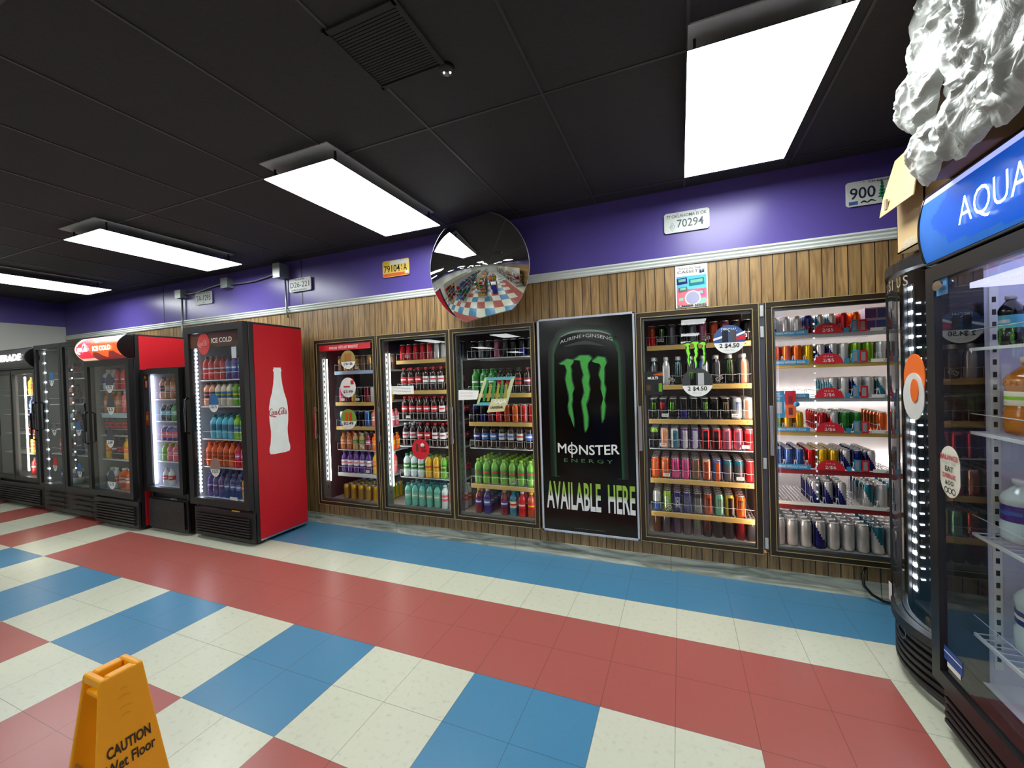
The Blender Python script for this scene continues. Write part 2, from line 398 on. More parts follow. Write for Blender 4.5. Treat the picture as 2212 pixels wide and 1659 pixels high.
for yc in (-3.9, -7.3, -10.9, -14.4):
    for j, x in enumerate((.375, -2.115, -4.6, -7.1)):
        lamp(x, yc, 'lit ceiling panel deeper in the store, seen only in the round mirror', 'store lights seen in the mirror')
# ceiling vent with two small sprinkler dots
t = thing('ceiling_vent', 'black square return vent in the dark ceiling', 'vent', (-.99, -1.33, CZ))
mb = MB()
mb.box(-.16, .16, -.17, -.15, -.012, 0).box(-.16, .16, .15, .17, -.012, 0).box(-.17, -.15, -.17, .17, -.012, 0).box(.15, .17, -.17, .17, -.012, 0)
mb.build('frame', CEIL, t)
mb = MB()
for i in range(22): mb.box(-.15, .15, -.15 + i * .0135, -.14 + i * .0135, -.008, -.003)
mb.build('grille', M('vent_dark', (34, 34, 36), .7), t)
t = thing('ceiling_sensor', 'small black ceiling sensor with two bright dots', 'sensor', (-.83, -1.15, CZ))
MB().lathe([(.03, -.02), (.034, 0)], 16).build('housing', BLK, t)
MB().lathe([(.002, -.026), (.005, -.022), (.005, -.019)], 8, c=(-.012, 0, 0)).lathe([(.002, -.026), (.005, -.022), (.005, -.019)], 8, c=(.012, .01, 0)).build('indicator', M('pink_dot', (255, 220, 215), .3, emit=1.5), t)

# ------------------------------------------------------------------ drinks
SIL = M('can_silver', (204, 206, 208), .28, .55)
CC = {
 'silver': (188, 190, 194), 'navy': (28, 34, 108), 'blue': (60, 98, 170), 'red': (200, 34, 40), 'orange': (232, 100, 36), 'yellow': (222, 176, 24),
 'lime': (140, 190, 50), 'green': (48, 128, 52), 'white': (220, 222, 224), 'black': (20, 21, 24), 'grey': (96, 98, 104), 'darkgrey': (50, 52, 56),
 'pink': (228, 106, 122), 'magenta': (214, 70, 140), 'purple': (74, 44, 128), 'teal': (38, 116, 138), 'cyan': (92, 190, 214), 'brown': (110, 80, 62),
 'tan': (190, 150, 96), 'maroon': (112, 26, 40), 'mint': (120, 190, 160), 'rust': (170, 70, 36), 'mauve': (150, 86, 112), 'peach': (232, 160, 128), 'clawgreen': (110, 190, 50),
 'cola': (34, 16, 12), 'clear': (190, 206, 206), 'amber': (176, 104, 28), 'limeade': (104, 164, 52), 'tealclear': (90, 176, 160), 'cream': (224, 214, 190), 'gold': (190, 150, 70)}
def cm(n, can=True):
    return M(('can_' if can else 'drink_') + n, CC[n], .22 if can else .18, .55 if can else 0, coat=0 if can else .4, noise=.05)
KIND = {'can': (.0308, .158), 'slim': (.0255, .135), 'tallslim': (.0285, .160), 'big': (.0345, .185), 'capcan': (.0365, .215),
        'soda': (.036, .228), 'small': (.032, .175), 'jug': (.052, .25), 'jar': (.04, .15), 'case': (.06, .13), 'water': (.075, .27), 'tea': (.055, .222)}
# look name -> (top colour, lower colour, style, mark colour)
def can_parts(kind, top, low, style, mark):
    R, H = KIND[kind]; mats = [cm(top), cm(low), cm(mark) if mark else SIL]
    b = MB(); n = 8
    if kind == 'capcan':
        prof = [(R * .8, 0), (R, .012)] + [(R, .012 + (H * .66 - .012) * i / n) for i in range(1, n + 1)] + [(R * .86, H * .76), (R * .5, H * .86), (R * .48, H * .87)]
    else:
        prof = [(R * .74, 0), (R, .010)] + [(R, .010 + (H * .88 - .010) * i / n) for i in range(1, n + 1)] + [(R * .80, H * .965), (R * .80, H * .98)]
    def fn(a, z):
        h = z / H
        if style == 'split': return 1 if h < .5 else 0
        if style == 'diag': return 1 if (a * .35 + (h - .45)) * (1 if abs(a) < 1.7 else -1) < 0 else 0
        if style == 'band': return 2 if .42 < h < .6 else (1 if h < .42 else 0)
        if style == 'half': return 0 if math.sin(a * 2 + .8) > 0 else 1
        if style == 'side': return 1 if -.5 < a < .45 and h < .88 else 0
        if style == 'fade': return 0 if h > .78 else 1
        return 0
    b.lathe(prof, 24 if style in ('diag', 'side', 'half') else 16, 0, fn=fn)
    if style in ('claw', 'letters'):
        # raised print wrapped on the front of the can
        for q in (-1, 0, 1):
            a0 = q * .36 + random.uniform(-.04, .04); vs = []; fs = []; zs = [.80, .74, .66, .58, .50, .42, .34 if q else .28]
            ws = [.20, .17, .09, .12, .08, .07, .02]
            if style == 'letters': zs = [.75, .75 - .06, .6, .5, .4, .3, .24]; ws = [.16] * 7
            for i, z in enumerate(zs):
                for s_ in (-1, 1):
                    a = a0 + s_ * ws[i] / 1.6 + (math.sin(i * 2.3 + q) * .03 if style == 'claw' else 0)
                    vs.append(((R + .0006) * math.sin(a), -(R + .0006) * math.cos(a), z * H))
            for i in range(len(zs) - 1):
                if style == 'letters' and i % 2 and q == 0: continue
                fs.append((2 * i, 2 * i + 1, 2 * i + 3, 2 * i + 2))
            b.add(vs, fs, 2)
    me = []
    m1 = b.build('b', mats)
    l = MB()
    if kind == 'capcan': l.lathe([(R * .5, H * .865), (R * .52, H * .88), (R * .5, H), (0.001, H)], 14)
    else: l.lathe([(R * .81, H * .965), (R * .86, H * .985), (R * .86, H), (R * .78, H), (R * .74, H - .005), (.001, H - .005)], 16); l.box(-.006, .006, -.012, .008, H - .005, H - .002)
    m2 = l.build('l', SIL)
    for o in (m1, m2): me.append(o.data); bpy.data.objects.remove(o)
    return [('body', me[0]), ('lid' if kind != 'capcan' else 'cap', me[1])]
def bottle_parts(kind, liq, cap, lab, stripe):
    R, H = KIND[kind]; out = []
    def keep(nm, b, mats):
        o = b.build('x', mats); out.append((nm, o.data)); bpy.data.objects.remove(o)
    L_ = cm(liq, False); sw = {'soda': 1, 'small': 1.05, 'jug': 1, 'jar': 1, 'water': 1, 'tea': 1}[kind]
    if kind in ('soda', 'small', 'water', 'tea'):
        p = [(R * .7, 0), (R * .95, .006), (R, .02), (R, H * .30), (R * .93, H * .34), (R * .95, H * .6), (R, H * .65), (R * .98, H * .71), (R * .86, H * .77), (R * .62, H * .83), (R * .43, H * .88), (R * .38, H * .91), (R * .38, H * .93)]
        keep('body', MB().lathe(p, 16), L_)
        keep('cap', MB().lathe([(R * .46, H * .91), (R * .47, H * .985), (R * .42, H)], 12), M('cap_' + cap, CC[cap], .4))
        z0, z1 = H * .345, H * .60
        if kind == 'water': z0, z1 = H * .38, H * .56
        keep('label', MB().lathe([(R * .955, z0), (R * .96, z0 + .001), (R * .96, z0 + (z1 - z0) * .4), (R * .96, z0 + (z1 - z0) * .65), (R * .96, z1 - .001), (R * .955, z1)], 16,
             fn=lambda a, z: 1 if (z0 + (z1 - z0) * .4 < z < z0 + (z1 - z0) * .65 and abs(a) < 1.2) else 0, cap=False), [M('label_' + lab, CC[lab], .45), M('label_' + stripe, CC[stripe], .45)])
    elif kind == 'jug':
        p = [(R * .85, 0), (R, .01), (R, H * .6), (R * .8, H * .78), (R * .4, H * .92), (R * .32, H * .95)]
        b = MB().lathe(p, 14); b.tube([(R * .55, 0, H * .9), (R * .95, 0, H * .86), (R * 1.02, 0, H * .7), (R * .95, 0, H * .6)], .008)
        keep('body', b, L_)
        keep('cap', MB().lathe([(R * .36, H * .95), (R * .36, H)], 12), M('cap_' + cap, CC[cap], .4))
        keep('label', MB().lathe([(R * 1.01, H * .2), (R * 1.01, H * .5)], 14, cap=False), M('label_' + lab, CC[lab], .45))
    else:
        p = [(R * .9, 0), (R, .01), (R, H * .75), (R * .8, H * .85), (R * .62, H * .9)]
        keep('body', MB().lathe(p, 14), L_)
        keep('cap', MB().lathe([(R * .66, H * .88), (R * .66, H)], 14), M('cap_' + cap, CC[cap], .4))
        keep('label', MB().lathe([(R * 1.01, H * .2), (R * 1.01, H * .6)], 14, cap=False), M('label_' + lab, CC[lab], .45))
    return out
# catalogue: code -> (kind, a, b, c, d, words, category)
CAT = {}
def can(code, top, low=None, style='plain', mark=None, words=None, kind='can'):
    CAT[code] = (kind, top, low or top, style, mark, words, 'can')
def bot(code, liq, cap, lab, stripe, words, kind='soda'):
    CAT[code] = (kind, liq, cap, lab, stripe, words, 'bottle')
can('ro', 'rust', 'red', 'split', None, 'red-orange energy can'); can('kg', 'black', 'black', 'claw', 'clawgreen', 'black can, green claw'); can('gr', 'grey', words='grey energy can')
can('dg', 'darkgrey', 'black', 'split', None, 'dark grey energy can'); can('mv', 'mauve', words='mauve energy can'); can('ru', 'rust', words='rust-brown energy can')
can('kr', 'black', 'maroon', 'claw', 'red', 'black can, red claw'); can('kb', 'black', 'navy', 'split', None, 'dark blue can'); can('kk', 'black', words='plain black can')
can('kt', 'black', 'black', 'claw', 'tan', 'black can, tan claw'); can('sb', 'silver', 'white', 'claw', 'blue', 'silver can, blue claw'); can('wp', 'white', 'peach', 'side', None, 'white and peach can')
can('kl', 'lime', 'black', 'fade', None, 'black can, lime top'); can('pw', 'peach', 'white', 'half', None, 'pink and white can'); can('tn', 'silver', 'teal', 'side', 'white', 'teal and silver can')
can('pu', 'purple', 'silver', 'side', None, 'purple and silver can'); can('rk', 'red', 'black', 'side', None, 'black and red can'); can('pk', 'pink', 'mauve', 'side', None, 'pink and mauve can')
can('pr', 'pink', 'red', 'fade', None, 'pink-red can'); can('or', 'orange', 'orange', 'claw', 'peach', 'orange can'); can('mg', 'magenta', 'magenta', 'claw', 'mauve', 'magenta can')
can('bn', 'brown', words='brown can'); can('op', 'peach', 'rust', 'side', None, 'peach and rust can'); can('ob', 'blue', 'orange', 'side', None, 'blue can, orange panel'); can('tb', 'teal', 'grey', 'fade', None, 'grey can, teal top')
can('rd', 'red', words='plain red can'); can('nw', 'silver', 'blue', 'split', 'navy', 'silver-blue can'); can('ng', 'lime', 'white', 'letters', 'white', 'lime can, white letters')
can('nb', 'navy', 'teal', 'letters', 'white', 'dark blue can, white letters'); can('nv', 'navy', 'darkgrey', 'letters', 'grey', 'navy can'); can('bg', 'black', 'grey', 'fade', None, 'black and grey can')
can('oc', 'rust', 'rust', 'claw', 'black', 'rust can, black claw'); can('mc', 'mint', 'mint', 'claw', 'grey', 'mint can, grey claw'); can('yk', 'yellow', 'black', 'side', None, 'yellow and black can')
can('ok', 'orange', 'orange', 'claw', 'black', 'orange can, black claw'); can('bt', 'cyan', 'grey', 'fade', None, 'grey can, sky-blue top'); can('pg', 'grey', 'purple', 'half', None, 'grey and purple can')
can('lc', 'lime', 'darkgrey', 'fade', None, 'grey can, lime top'); can('gc', 'grey', 'grey', 'claw', 'clawgreen', 'grey can, green claw'); can('mr', 'maroon', 'maroon', 'claw', 'red', 'maroon can, red claw')
# wide capped cans
can('Ck', 'black', 'grey', 'side', None, 'capped black can', 'capcan'); can('Cs', 'silver', 'black', 'half', None, 'capped silver-black can', 'capcan'); can('Cb', 'black', 'black', 'claw', 'cyan', 'capped black can, blue claw', 'capcan')
can('Cg', 'black', 'black', 'claw', 'clawgreen', 'capped black can, green claw', 'capcan'); can('Cw', 'white', 'blue', 'half', None, 'capped white-blue can', 'capcan'); can('Cp', 'grey', 'peach', 'side', None, 'capped grey-peach can', 'capcan')
# slim cans
for c_, a_, b_, s_, w_ in [('o', 'orange', 'orange', 'plain', 'slim orange can'), ('y', 'yellow', 'yellow', 'plain', 'slim yellow can'), ('n', 'silver', 'navy', 'diag', 'slim silver and navy can'), ('s', 'silver', 'silver', 'plain', 'slim plain silver can'),
      ('l', 'lime', 'lime', 'plain', 'slim lime can'), ('w', 'white', 'silver', 'split', 'slim white and silver can'), ('v', 'silver', 'purple', 'band', 'slim silver and purple can'), ('t', 'silver', 'teal', 'diag', 'slim silver and teal can'),
      ('r', 'red', 'red', 'plain', 'slim red can'), ('q', 'silver', 'red', 'diag', 'slim silver and red can'), ('g', 'green', 'green', 'plain', 'slim green can'), ('b', 'blue', 'blue', 'plain', 'slim blue can'), ('N', 'navy', 'navy', 'plain', 'slim navy can'), ('p', 'navy', 'maroon', 'split', 'slim navy and maroon can')]:
    can('z' + c_, a_, b_, s_, None if s_ != 'band' else 'purple', w_, 'slim')
can('Rn', 'silver', 'navy', 'diag', None, 'mid-size silver and navy can', 'tallslim'); can('Rt', 'teal', 'silver', 'diag', None, 'mid-size teal and silver can', 'tallslim'); can('Rs', 'silver', words='mid-size plain silver can', kind='tallslim'); can('Rc', 'cyan', 'silver', 'diag', None, 'mid-size sky-blue and silver can', 'tallslim')
can('Bs', 'silver', words='large plain silver can', kind='big'); can('Bn', 'silver', 'navy', 'diag', None, 'large silver and navy can', 'big'); can('Bt', 'teal', 'silver', 'diag', None, 'large teal and silver can', 'big')
# leftmost bay
can('ta', 'tan', 'brown', 'split', None, 'tan and brown can'); can('br', 'brown', 'gold', 'fade', None, 'brown and gold can'); can('go', 'gold', 'tan', 'side', None, 'gold can'); can('pi', 'magenta', 'pink', 'split', None, 'pink can')
can('ma', 'maroon', words='maroon can'); can('si', 'silver', words='silver can'); can('li', 'lime', 'green', 'split', None, 'lime green can'); can('wb', 'white', 'blue', 'diag', None, 'white and blue can'); can('db', 'navy', 'black', 'fade', None, 'dark navy can')
can('bgn', 'blue', 'green', 'half', None, 'blue and green can'); can('ye', 'yellow', 'gold', 'fade', None, 'yellow can'); can('yg', 'yellow', 'lime', 'half', None, 'yellow and lime can'); can('rs', 'red', 'silver', 'half', None, 'red and silver can')
bot('pbw', 'pink', 'orange', 'white', 'pink', 'pink bottle, orange cap', 'small'); bot('sor', 'amber', 'orange', 'peach', 'amber', 'small orange-brown bottle', 'small'); bot('sgr', 'tan', 'white', 'green', 'tan', 'small tan bottle, green label', 'small')
bot('srd', 'maroon', 'purple', 'magenta', 'white', 'small red bottle', 'small'); bot('syo', 'orange', 'yellow', 'yellow', 'orange', 'small yellow-orange bottle', 'small'); bot('gpw', 'purple', 'purple', 'white', 'pink', 'purple bottle, white label'); bot('yel', 'yellow', 'tan', 'orange', 'yellow', 'yellow bottle, orange label'); bot('pib', 'pink', 'white', 'peach', 'pink', 'pink bottle, peach label')
# colas and sodas
bot('ck', 'cola', 'red', 'red', 'white', 'cola bottle, red label'); bot('cp', 'cola', 'red', 'white', 'red', 'cola bottle, white-red label'); bot('dk', 'cola', 'silver', 'silver', 'red', 'cola bottle, silver label'); bot('kx', 'cola', 'black', 'red', 'black', 'cola bottle, black cap')
bot('sp', 'clear', 'green', 'green', 'white', 'clear bottle, green label'); bot('my', 'yellow', 'green', 'yellow', 'red', 'yellow soda bottle'); bot('mg2', 'limeade', 'black', 'green', 'yellow', 'yellow-green soda bottle'); bot('tc', 'tealclear', 'teal', 'mint', 'white', 'teal-tinted bottle'); bot('cpk', 'clear', 'white', 'pink', 'white', 'clear bottle, pink label'); bot('cor', 'clear', 'white', 'orange', 'white', 'clear bottle, orange label')
bot('dr', 'cola', 'maroon', 'maroon', 'white', 'dark bottle, maroon label'); bot('gn', 'green', 'green', 'green', 'white', 'deep green bottle'); bot('pb', 'cola', 'blue', 'blue', 'white', 'cola bottle, blue label'); bot('pn', 'cola', 'navy', 'navy', 'white', 'cola bottle, navy label'); bot('ps', 'cola', 'silver', 'silver', 'blue', 'cola bottle, silver-blue label'); bot('pw2', 'cola', 'white', 'white', 'red', 'cola bottle, white label')
bot('md', 'limeade', 'lime', 'green', 'red', 'lime-green soda bottle'); bot('myc', 'maroon', 'yellow', 'purple', 'white', 'maroon bottle, yellow cap'); bot('bwc', 'navy', 'white', 'blue', 'white', 'blue bottle, white cap'); bot('twc', 'teal', 'teal', 'cream', 'red', 'teal bottle, cream label'); bot('rwc', 'red', 'white', 'red', 'white', 'red bottle, white cap'); bot('oyc', 'rust', 'yellow', 'red', 'yellow', 'orange-red bottle, yellow cap')
# stand-alone coolers
bot('rsp', 'red', 'darkgrey', 'red', 'white', 'red sports-drink bottle'); bot('vwb', 'purple', 'darkgrey', 'blue', 'white', 'violet sports-drink bottle'); bot('pks', 'peach', 'black', 'darkgrey', 'pink', 'pale pink bottle'); bot('pls', 'cream', 'darkgrey', 'blue', 'lime', 'pale yellow bottle'); bot('bls', 'cyan', 'teal', 'teal', 'blue', 'blue bottle, teal label'); bot('lms', 'lime', 'lime', 'blue', 'lime', 'lime bottle, blue label')
bot('ors', 'orange', 'orange', 'rust', 'orange', 'orange soda bottle'); bot('res', 'red', 'purple', 'magenta', 'white', 'red bottle, purple cap'); bot('gps', 'purple', 'blue', 'purple', 'silver', 'grape bottle, purple label'); bot('blu', 'navy', 'blue', 'blue', 'white', 'dark blue bottle'); bot('yls', 'yellow', 'purple', 'orange', 'white', 'yellow bottle, purple cap')
bot('tea', 'amber', 'gold', 'peach', 'cream', 'amber tea bottle'); bot('dgn', 'black', 'silver', 'cyan', 'white', 'black bottle, pale label', 'small'); bot('grn', 'green', 'green', 'mint', 'white', 'green bottle', 'small'); bot('jpu', 'purple', 'silver', 'pink', 'white', 'purple jar, pink label', 'jar'); bot('jli', 'lime', 'yellow', 'lime', 'green', 'lime bottle, yellow cap', 'small'); bot('jpi', 'pink', 'yellow', 'pink', 'white', 'pink bottle, yellow cap', 'small')
bot('mlk', 'white', 'red', 'white', 'red', 'white milk jug', 'jug'); bot('mls', 'white', 'white', 'red', 'white', 'small white milk bottle', 'small'); bot('owc', 'orange', 'white', 'white', 'orange', 'orange juice bottle, white cap', 'tea'); bot('wat', 'clear', 'white', 'navy', 'white', 'clear water jug, blue label', 'water'); bot('ted', 'amber', 'cream', 'cream', 'lime', 'wide amber tea jug', 'water'); bot('clr', 'clear', 'white', 'purple', 'blue', 'clear bottle, purple label', 'tea')
PROTO = {}
def proto(code):
    if code not in PROTO:
        k = CAT[code]
        PROTO[code] = can_parts(k[0], k[1], k[2], k[3], k[4]) if k[6] == 'can' else bottle_parts(k[0], k[1], k[2], k[3], k[4])
    return PROTO[code]
STUFF = {'can': MB(), 'bottle': MB()}; STUFFM = {'can': [], 'bottle': []}
def stuff_add(code, p, rz):
    cat = CAT[code][6]; mb = STUFF[cat]; ml = STUFFM[cat]; c, s_ = math.cos(rz), math.sin(rz)
    for nm_, me in proto(code):
        idx = []
        for m in me.materials:
            if m not in ml: ml.append(m)
            idx.append(ml.index(m))
        mb.add([(p[0] + v.co.x * c - v.co.y * s_, p[1] + v.co.x * s_ + v.co.y * c, p[2] + v.co.z) for v in me.vertices],
               [tuple(q.vertices) for q in me.polygons], [idx[q.material_index] for q in me.polygons], True)
ORD = ['first', 'second', 'third', 'fourth', 'fifth', 'sixth', 'seventh', 'eighth', 'ninth', 'tenth', 'eleventh', 'twelfth']
def item(code, p, rz, words, group):
    k = CAT[code]; kindname = {'can': 'drink_can', 'bottle': 'drink_bottle'}[k[6]]
    if k[0] == 'jug': kindname = 'milk_jug'
    if k[0] == 'jar': kindname = 'drink_jar'
    t = thing(kindname, k[5] + ' ' + words, k[6], p, rz, group)
    for nm_, me in proto(code): link(nm_, me, t)
def row(codes, x0, pitch, y0, z, rowname, place, group, depth=2, stuff=1, org=None, rz0=0, start=1):
    """codes left to right; y0 = front face of the row; org/rz0: local frame of a rotated cooler"""
    for i, c in enumerate(codes):
        if c is None: continue
        R = KIND[CAT[c][0]][0]
        for k in range(depth + stuff):
            lx_, ly_ = x0 + i * pitch + random.uniform(-.002, .002), y0 + R + k * (2 * R + .005)
            if org: P = (org[0] + lx_ * math.cos(rz0) - ly_ * math.sin(rz0), org[1] + lx_ * math.sin(rz0) + ly_ * math.cos(rz0), z)
            else: P = (lx_, ly_, z)
            rz = rz0 + random.uniform(-.25, .25)
            if k < depth:
                item(c, P, rz, '%s from left%s, %s, %s' % (ORD[i + start - 1], '' if k == 0 else ' behind front row' if len(place.split()) < 4 else ' behind', rowname, place), group)
            else: stuff_add(c, P, rz)

# ------------------------------------------------------------------ walk-in cold room
GREYI = M('cold_room_dark', (58, 48, 52), .6); WHTI = M('cold_room_white', (226, 222, 222), .5); DECK = M('cold_deck', (160, 152, 146), .5)
IY = 1.42
mb = MB()
mb.box(OX0 - .1, .56, IY, IY + .05, 0, 2.1, 0).box(.56, RX, IY, IY + .05, 0, 2.1, 1)
mb.box(OX0 - .1, OX0 - .05, WY + .1, IY, 0, 2.1, 0).box(RX - .05, RX, WY + .1, IY, 0, 2.1, 1)
mb.box(OX0 - .1, .56, WY + .1, IY, 1.98, 2.1, 0).box(.56, RX, WY + .1, IY, 1.98, 2.1, 1)
mb.box(OX0 - .05, RX - .05, WY + .02, IY, .16, .2, 2)
mb.box(.565, .575, .66, IY, .2, 1.98, 1)
struct(mb.build('wall_cold_room', [GREYI, WHTI, DECK]))
BAYS = [-3.437, -2.626, -1.828, None, -.244, .583]
PLACE = ['leftmost glass wall door', 'second glass wall door', 'door left of poster', None, 'door right of poster', 'rightmost glass wall door']
for i, x in enumerate(BAYS):
    if x is None: continue
    t = thing('door_post', ['metal post inside the leftmost glass wall door', 'metal post between first and second glass wall doors', 'metal post between second and third glass wall doors', '', 'metal post just right of the black poster', 'metal post between the two rightmost glass wall doors'][i], 'post', (x, 0, 0), 0, 'mullions between cooler doors')
    MB().box(-.012, .03, WY + .03, WY + .09, OZ0, OZ1).build('post', STEEL, t)
    mb = MB()
    for k in range(26): mb.box(.031, .033, WY + .05, WY + .058, .35 + k * .055, .375 + k * .055)
    mb.build('slot_strip', INK, t)
    if i in (0, 1): MB().lathe([(.006, 0), (.006, 1.28 if i == 0 else 1.3)], 12, c=(.05, WY + .075, .42)).build('light_tube', TUBE, t)
    if i == 2: MB().lathe([(.011, 0), (.011, 1.2)], 12, c=(.05, WY + .075, .42)).build('light_tube', M('tube_off', (170, 172, 170), .3), t)
    if i == 4: MB().lathe([(.005, 0), (.005, 1.3)], 12, c=(.02, WY + .1, .25)).build('light_tube', TUBEFILL, t)  # added tube, brightens the drinks in this bay
    if i in (1, 2, 5):  # the neutral tubes here are added fill light, hidden behind the frames
        MB().lathe([(.011, 0), (.011, 1.45)], 12, c=(-.045, WY + .1, .3)).build('light_tube', TUBEW if i == 5 else TUBEFILL, t)
t = thing('door_post', 'metal post behind the left edge of the black poster', 'post', (-1.04, 0, 0), 0, 'mullions between cooler doors')
MB().box(-.012, .03, WY + .101, WY + .13, OZ0, OZ1).build('post', STEEL, t)
MB().lathe([(.011, 0), (.011, 1.45)], 12, c=(-.05, WY + .13, .3)).build('light_tube', TUBEFILL, t)  # added unseen tube, fill light for the bay left of the poster
# ceiling tube in the bright right bay
t = thing('cooler_light', 'white tube light along the top of the rightmost cooler bay', 'light', (.62, .8, 1.94))
mb = MB().box(0, 1.0, -.02, .02, 0, .03, 1); mb.box(.01, .99, -.012, .012, -.008, 0, 0); mb.build('lamp', [M('tube_bright', (255, 244, 240), .5, emit=26), WHT], t)
t = thing('cooler_light', 'white tube light at the back of the rightmost cooler bay', 'light', (.62, 1.39, 1.2))
MB().box(0, 1.0, -.012, .012, 0, .02).box(0, 1.0, -.012, .012, -.5, -.48).build('lamp', M('tube_back', (255, 240, 236), .5, emit=10), t)

def shelf(bx, z, place, rn, rail, wd=.72, tags=(), guard=True, pitch=.075, rh=.036, n=10):
    t = thing('cooler_shelf', '%s shelf behind the %s' % (rn, place), 'shelf', (bx + .062, .70, z), 0, 'shelves in the wall coolers')
    mb = MB()
    for k in range(30): mb.box(.01 + k * wd / 30, .014 + k * wd / 30, .0, .52, -.006, -.002)
    mb.box(0, wd, 0, .006, -.008, -.001).box(0, wd, .25, .256, -.010, -.005).box(0, wd, .514, .52, -.008, -.001)
    mb.build('wire_rack', WIRE, t)
    if rail is not None:
        mb = MB().box(.0, wd, -.012, -.002, -rh, 0)
        for q in range(3): mb.box(.0, wd, -.014, -.012, -rh + .006 + q * rh / 3.3, -rh + .009 + q * rh / 3.3)
        bev(mb.build('price_rail', rail, t), .001)
        MB().lathe([(.003, 0), (.003, .002)], 6, c=(.03, -.016, -rh / 2)).box(wd - .05, wd - .044, -.016, -.014, -rh / 2 - .003, -rh / 2 + .003).build('rivet', INK, t)
    if guard:
        mb = MB(); pts = []
        for k in range(n * 4 + 1):
            pts.append((k * wd / (n * 4), -.004, .07 - .006 * abs(math.sin(k * PI / 4))))
        mb.tube(pts, .0014, seg=4)
        for k in range(n + 1): mb.tube([(k * wd / n, -.004, 0), (k * wd / n, -.004, .069)], .0012, seg=4)
        mb.build('wire_guard', WIRE, t)
    for (tx, tz, dark, rot) in tags:
        c_, s_ = math.cos(rot), math.sin(rot)
        q = lambda u, v, th: (tx + u * c_ - v * s_, -.008 - th, tz + u * s_ + v * c_)
        g = MB().prism([(-.024, -.012), (.024, -.012), (.024, .012), (-.024, .012)], q, .001, 0)
        g.prism([(-.021, -.009), (.021, -.009), (.021, .009), (-.021, .009)], lambda u, v, th: q(u, v, .0012 + th), .0002, 1)
        o = g.build('price_tag', [PAPER, INK if dark else M('tag_grey', (200, 200, 205), .6)], t)
        text('digits', '2.49', TXTW if dark else INK, t, q(-.014, -.005, .002), (c_, 0, s_), (-s_, 0, c_), .028, .010, .0005)
    return t

G = lambda pl: 'drinks behind the ' + pl
RN = ['top shelf', 'second shelf', 'third shelf', 'fourth shelf', 'fifth shelf', 'sixth shelf', 'bottom shelf']
def bay(i, rows):
    bx = BAYS[i]; n = len(rows)
    for k, (z, rail, codes, pitch, off, depth, stuff, tags) in enumerate(rows):
        rn = RN[k] if k < n - 1 else 'bottom shelf'
        last = k == n - 1
        if not last: shelf(bx, z, PLACE[i], rn.split()[0], rail, tags=tags, pitch=pitch, n=max(6, round(.72 / pitch)))
        row(codes, bx + .062 + off, pitch, .703, z if not last else .2, rn, PLACE[i], G(PLACE[i]), depth, stuff)
DT = lambda *a: [(x, .04, True, r) for x, r in a]
LT = lambda *a: [(x, .03, False, r) for x, r in a]
bay(4, [
 (1.657, TAN, ['ro', 'kg', 'gr', 'dg', 'gr', 'mv', 'ru', 'mv', 'dg', 'kk'], .0725, .038, 2, 1, DT((.1, 0), (.42, 0), (.66, 0))),
 (1.353, TAN, ['Ck', 'Cs', 'Cb', 'Ck', 'Cw', 'Ck', 'Cg', 'Cp'], .088, .045, 2, 1, DT((.17, -.4), (.5, .5))),
 (1.09, TAN, ['kg', 'kr', 'kg', 'kb', 'kk', 'kg', 'kk', 'kt', 'sb', 'wp'], .0725, .034, 2, 3, LT((.12, 0), (.6, 0))),
 (.863, None, ['kl', 'pw', 'tn', 'pu', 'pu', 'rk', 'rk', 'pk', 'pk', 'pr'], .0725, .038, 2, 3, LT((.1, 0), (.66, 0))),
 (.63, TAN, ['or', 'or', 'mg', 'mg', 'bn', 'op', 'ob', 'tb', 'tb', 'rd'], .0725, .038, 2, 3, LT((.12, 0), (.62, 0))),
 (.37, TAN, ['nw', 'ng', 'nb', 'nv', 'bg', 'oc', 'mc', 'yk', 'ok'], .0725, .045, 2, 4, [(.125, .035, True, .6)]),
 (.2, None, ['bn', 'bt', 'pg', 'gr', 'gc', 'kr', 'lc', 'lc', 'mr', 'gr'], .0725, .038, 2, 3, ())])
bay(0, [
 (1.572, M('pale_rail', (170, 196, 226), .5), ['ta', 'br', 'go', 'br', 'bn', 'ta', 'go', 'br', 'ta'], .078, .05, 2, 0, LT((.3, 0))),
 (1.24, TAN, ['pi', 'ma', 'br', 'kk', 'ma', 'si', 'li', 'go'], .085, .05, 2, 0, LT((.1, 0), (.3, 0))),
 (.985, TAN, ['wb', 'si', 'db', 'kk', 'bgn', 'pbw', 'pbw', 'pbw'], .085, .05, 2, 1, ()),
 (.736, None, ['sor', 'sor', 'sgr', 'sgr', 'srd', 'syo', 'syo', 'syo'], .085, .05, 2, 1, [(.34, .04, False, -.5), (.62, .03, False, -.3)]),
 (.489, M('white_rail', (210, 210, 210), .5), ['gpw', 'gpw', 'gpw', 'gpw', 'gpw', 'yel', 'pib', 'pib'], .085, .05, 2, 0, LT((.4, 0))),
 (.2, None, ['ye', 'ye', 'ye', 'ye', 'yg', 'yg'], .1, .07, 2, 3, ())])
